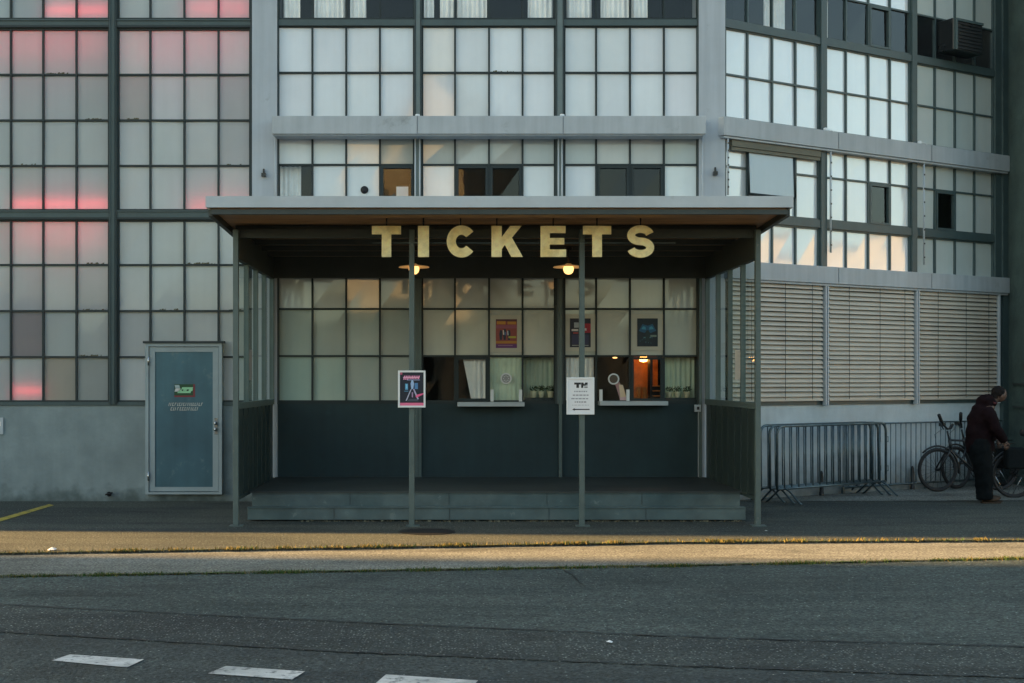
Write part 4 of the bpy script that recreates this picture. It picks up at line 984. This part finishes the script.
b2.location = (PX(957, 19.98), 19.98, .006); b2.rotation_euler = (R(-3), 0, R(29)); b2['label'] = 'black bicycle nearest the wall, half hidden behind another bicycle'
xx = PX(1014, 18.45); b3.rotation_euler = (R(2), 0, R(-176)); b3.location = (xx+1.05, 18.45+.073, .0); b3['label'] = 'bicycle with panniers before the person at the picture edge'

# ---------------------------------------------------------------- person
YP = 17.75
def J(px, py, dy=0.0): return Vector((PX(px, YP), YP+dy, PZ(py, YP)))
def skin(name, verts, edges, radii, m, parent, root=0, sub=2, loc=None):
    off = parent_off(parent)
    me = bpy.data.meshes.new(name); me.from_pydata([tuple(Vector(v)-off) for v in verts], edges, []); me.materials.append(M[m])
    o = bpy.data.objects.new(name, me); SC.collection.objects.link(o); o.parent = parent
    sk_ = o.modifiers.new('skin', 'SKIN'); sk_.use_smooth_shade = True
    for i, r in enumerate(radii):
        r = r if isinstance(r, tuple) else (r, r); me.skin_vertices[0].data[i].radius = r
        me.skin_vertices[0].data[i].use_root = (i == root)
    sb = o.modifiers.new('smooth', 'SUBSURF'); sb.levels = sub; sb.render_levels = sub
    dg = bpy.context.evaluated_depsgraph_get(); dg.update(); nm = bpy.data.meshes.new_from_object(o.evaluated_get(dg))
    o.modifiers.clear(); o.data = nm
    for p in nm.polygons: p.use_smooth = True
    return o
pr = empty('person', (PX(981, YP), YP, 0), 'stooping person in dark burgundy hooded jacket and black trousers beside the bicycles', 'person')
s_ = .17
V = [J(979, 446), J(979, 432), J(982, 417), J(988, 406), J(993, 401), J(997, 396), J(999, 391),       # 0 pelvis .. 6 head top
     J(984, 409, -s_), J(990, 428, -s_-.03), J(1000, 441, -s_+.03), J(984, 409, s_), J(992, 428, s_+.02), J(1002, 440, s_-.02),  # arms 7-12
     J(978, 450, -.09), J(982, 474, -.10), J(979, 495, -.10), J(978, 450, .09), J(986, 474, .10), J(984, 495, .10),
     J(989, 500, -.10), J(994, 500, .10), J(1003, 396.5)]
E_ = [(0,1),(1,2),(2,3),(3,4),(4,5),(5,6),(3,7),(7,8),(8,9),(3,10),(10,11),(11,12),(0,13),(13,14),(14,15),(0,16),(16,17),(17,18),(15,19),(18,20)]
RD = [.12,.11,.12,.06,.05,.08,.07,.045,.038,.03,.045,.038,.03,.09,.065,.045,.09,.065,.045,.035,.035]
body = skin('body', V[:21], E_, RD, 'skin', pr)
hv = MB()
def ell(mb, c, r, n=16, k=10, T=None, mi=0):
    vs = []; 
    for i in range(k+1):
        th = math.pi*i/k
        for j in range(n):
            ph = 2*math.pi*j/n; v = Vector((r[0]*math.sin(th)*math.cos(ph), r[1]*math.sin(th)*math.sin(ph), r[2]*math.cos(th)))
            if T: v = T @ v
            vs.append(v+Vector(c))
    mb.raw(vs, [(i*n+j, i*n+(j+1) % n, (i+1)*n+(j+1) % n, (i+1)*n+j) for i in range(k) for j in range(n)], mi, smooth=True)
tilt = Matrix.Rotation(R(28), 3, 'Y')
# face, ears, nose joined to the body mesh
fc = MB(); ell(fc, J(1000, 395), (.086, .072, .104), T=tilt); ell(fc, J(1005.7, 397.2), (.014, .010, .014)); ell(fc, J(1000, 396, -.073), (.014, .008, .026), T=tilt); ell(fc, J(1000, 396, .073), (.014, .008, .026), T=tilt)
ell(fc, J(1004.8, 400.6), (.014, .022, .007)); 
for s in (-1, 1):
    hc = J(1001 if s < 0 else 1003, 443, (-s_+.03) if s < 0 else (s_-.02)); ell(fc, hc, (.032, .016, .045))
    for q in range(4):
        dx = -.024+.016*q; L = (.045, .055, .052, .04)[q]
        p0 = hc+Vector((dx+.008, 0, -.035)); fc.tube([p0, p0+Vector((.012, .004, -L*.5)), p0+Vector((.008, .012, -L))], [.0085, .008, .006], 6)
    fc.tube([hc+Vector((.02, 0, .01)), hc+Vector((.05, -.004, -.012)), hc+Vector((.058, 0, -.035))], [.011, .010, .008], 6)
fo = fc.build('face_tmp', 'skin', pr)
bmj = bmesh.new(); bmj.from_mesh(body.data); bmj.from_mesh(fo.data); bmj.to_mesh(body.data); bmj.free(); bpy.data.objects.remove(fo)
for p in body.data.polygons: p.use_smooth = True
ey = MB()
for s in (-1, 1): ell(ey, J(1005.6, 394.2, s*.03), (.008, .012, .006), 8, 6)
ey.build('eyes', 'ink', pr)
def blob(name, mb, m, voxel=.016, wr=.02, ws=.12):
    o = mb.build(name, m, pr); md = o.modifiers.new('r', 'REMESH'); md.mode = 'VOXEL'; md.voxel_size = voxel; md.use_smooth_shade = True
    sm_ = o.modifiers.new('s', 'SMOOTH'); sm_.iterations = 8; sm_.factor = .6
    tx = bpy.data.textures.new('folds', 'CLOUDS'); tx.noise_scale = ws; tx.noise_depth = 2
    dp = o.modifiers.new('d', 'DISPLACE'); dp.texture = tx; dp.strength = wr; dp.mid_level = .5
    dg = bpy.context.evaluated_depsgraph_get(); dg.update(); nm = bpy.data.meshes.new_from_object(o.evaluated_get(dg)); o.modifiers.clear(); o.data = nm
    for p in nm.polygons: p.use_smooth = True
    return o
hr = MB(); ell(hr, J(998.2, 392.4), (.097, .085, .095), T=tilt); ell(hr, J(995.5, 396.5), (.065, .072, .07)); ell(hr, J(1000, 390.5), (.075, .07, .05), T=tilt)
blob('hair', hr, 'hair', .010, .018, .03)
jk_ = MB()
jk_.tube([J(981, 452), J(980, 444), J(979, 432), J(981, 420), J(984, 411), J(988, 405)], [.185, .19, .185, .19, .165, .10], 20)
for sg_ in (-1, 1):
    jk_.tube([J(982, 411, sg_*.13), J(984, 415, sg_*.19), J(989, 428, sg_*.21), J(994, 434, sg_*.19), J(1000, 441, sg_*.14)], [.10, .095, .082, .072, .055], 14)
ell(jk_, J(985, 400.5), (.13, .125, .085), T=Matrix.Rotation(R(-20), 3, 'Y')); ell(jk_, J(990, 403), (.09, .11, .06))
blob('jacket', jk_, 'jacket', .016, .03, .10)
rb = MB(); ell(rb, J(992, 403, -.09), (.03, .02, .016)); rb.build('collar', 'red_cloth', pr)
for s in (-1, 1):
    kx = 0 if s < 0 else 6
    t_ = MB(); t_.tube([J(978, 439, s*.05), J(978+kx*.5, 448, s*.075), J(979+kx, 462, s*.10), J(981+kx, 476, s*.11), J(981+kx, 490, s*.11), J(981+kx*1.4, 499, s*.11)], [.13, .15, .135, .12, .11, .115], 16)
    blob('trouser_leg', t_, 'trousers', .016, .03, .09)
    f_ = MB(); ell(f_, J(987+kx*1.4, 500.0, s*.11)+Vector((0, 0, .02)), (.13, .045, .038)); f_.box(PX(987+kx*1.4, YP)-.12, PX(987+kx*1.4, YP)+.13, YP+s*.11-.042, YP+s*.11+.042, .003, .02); f_.build('shoe', 'shoe', pr)

# ---------------------------------------------------------------- neighbouring buildings that show in the glass, and two blocks added for shade
def block(name, x0, x1, y0, y1, h, m, label, faces=(), fh=3.2, ww=1.3):
    t = empty(name, ((x0+x1)/2, (y0+y1)/2, 0), label, 'building')
    b = MB(); b.box(x0, x1, y0, y1, -.05, h); b.build('wall', m, t)
    r = MB(); r.box(x0-.15, x1+.15, y0-.15, y1+.15, h, h+.3); r.build('roof', 'roof_dark', t)
    for fcx in faces:
        n = 0
        for k in range(int((h-1)/fh)):
            z = 1.0+k*fh
            L0, L1 = (x0, x1) if fcx in ('N', 'S') else (y0, y1)
            c_ = int((L1-L0)/(ww*2.2))
            for i in range(c_):
                if n >= 90: break
                n += 1
                u = L0+(i+.5)*(L1-L0)/c_; wmb = MB()
                if fcx == 'N': wmb.box(u-ww/2, u+ww/2, y1-.1, y1+.03, z, z+1.6)
                if fcx == 'S': wmb.box(u-ww/2, u+ww/2, y0-.03, y0+.1, z, z+1.6)
                if fcx == 'W': wmb.box(x0-.03, x0+.1, u-ww/2, u+ww/2, z, z+1.6)
                if fcx == 'E': wmb.box(x1-.1, x1+.03, u-ww/2, u+ww/2, z, z+1.6)
                wmb.build('window', 'far_window', t)
    return t
m_ = SUN_M
block('sun_blocker_left', -24, -14.25, 14.40+m_*19, 32, 17, 'concrete_painted', 'tall unseen block added on the left to bound the sun strip', 'E')  # added out of view; its corner sets the sun strip's far edge
block('sun_blocker_tower', -84, -62, -8, 12.62+m_*57.7, 36, 'concrete_pale', 'tall unseen block added down the street to shade the road', 'E')  # added out of view to keep sun off the near road
block('warehouse', -26, 30, -30, -15, 4.3, 'brick_far', 'long low cream warehouse across the street, behind the photographer', 'N', ww=1.0)
ad = empty('adjoining_building', (12, 20, 0), 'dark green rendered building at the right edge beyond the blinds', 'building')
b = MB(); b.box(9.12, 24, 19.57, 34, -.05, 12); b.build('wall', 'plaster_dark', ad)
b = MB()
for z in (1.62, 1.25): b.box(9.085, 9.118, 19.65, 20.8, z, z+.03)
b.box(9.05, 9.118, 20.0, 20.35, 1.85, 1.98); b.build('cable_duct', 'joist', ad)

def gabled(name, cx, cy, wd_, dp_, h, hr_, rz, m, label):
    t = empty(name, (0, 0, 0), label, 'building')
    b = MB(); b.box(-wd_/2, wd_/2, -dp_/2, dp_/2, -.05, h)
    b.prism([(-wd_/2, h), (wd_/2, h), (0, hr_)], -dp_/2, dp_/2); b.build('wall', m, t)
    rf_ = MB()
    for sg_ in (-1, 1):
        rf_.raw([(0, -dp_/2-.3, hr_+.12), (0, dp_/2+.3, hr_+.12), (sg_*(wd_/2+.5), dp_/2+.3, h-.25), (sg_*(wd_/2+.5), -dp_/2-.3, h-.25),
                 (0, -dp_/2-.3, hr_+.3), (0, dp_/2+.3, hr_+.3), (sg_*(wd_/2+.5), dp_/2+.3, h-.07), (sg_*(wd_/2+.5), -dp_/2-.3, h-.07)], [(0,1,2,3),(4,5,6,7),(0,1,5,4),(1,2,6,5),(2,3,7,6),(3,0,4,7)])
    rf_.build('roof', 'roof_dark', t)
    for k in range(int(h/3.2)):
        for i in range(int(wd_/2.6)):
            u = -wd_/2+(i+.5)*wd_/int(wd_/2.6); w_ = MB(); w_.box(u-.5, u+.5, dp_/2-.05, dp_/2+.04, 1+3.2*k, 2.7+3.2*k); w_.build('window', 'far_window', t)
    t.location = (cx, cy, 0); t.rotation_euler = (0, 0, R(rz)); return t
mat('cream_render', (.40, .35, .27), .85, var=.06)
gabled('gabled_house', -1.2, -42, 5, 5, 17, 20.5, 38, 'cream_render', 'narrow tall cream gabled house far across the street, behind the photographer')
block('office_block', 20, 34, -48, -36, 17, 'brick_far', 'square flat roofed block far across the street, behind the photographer', 'NW', 3.4, 1.6)
block('street_end_block', 62, 76, -24, 14, 9.5, 'cream_render', 'long sunlit cream block at the street end, outside the photo on the right', 'W', 3.2, 1.3)
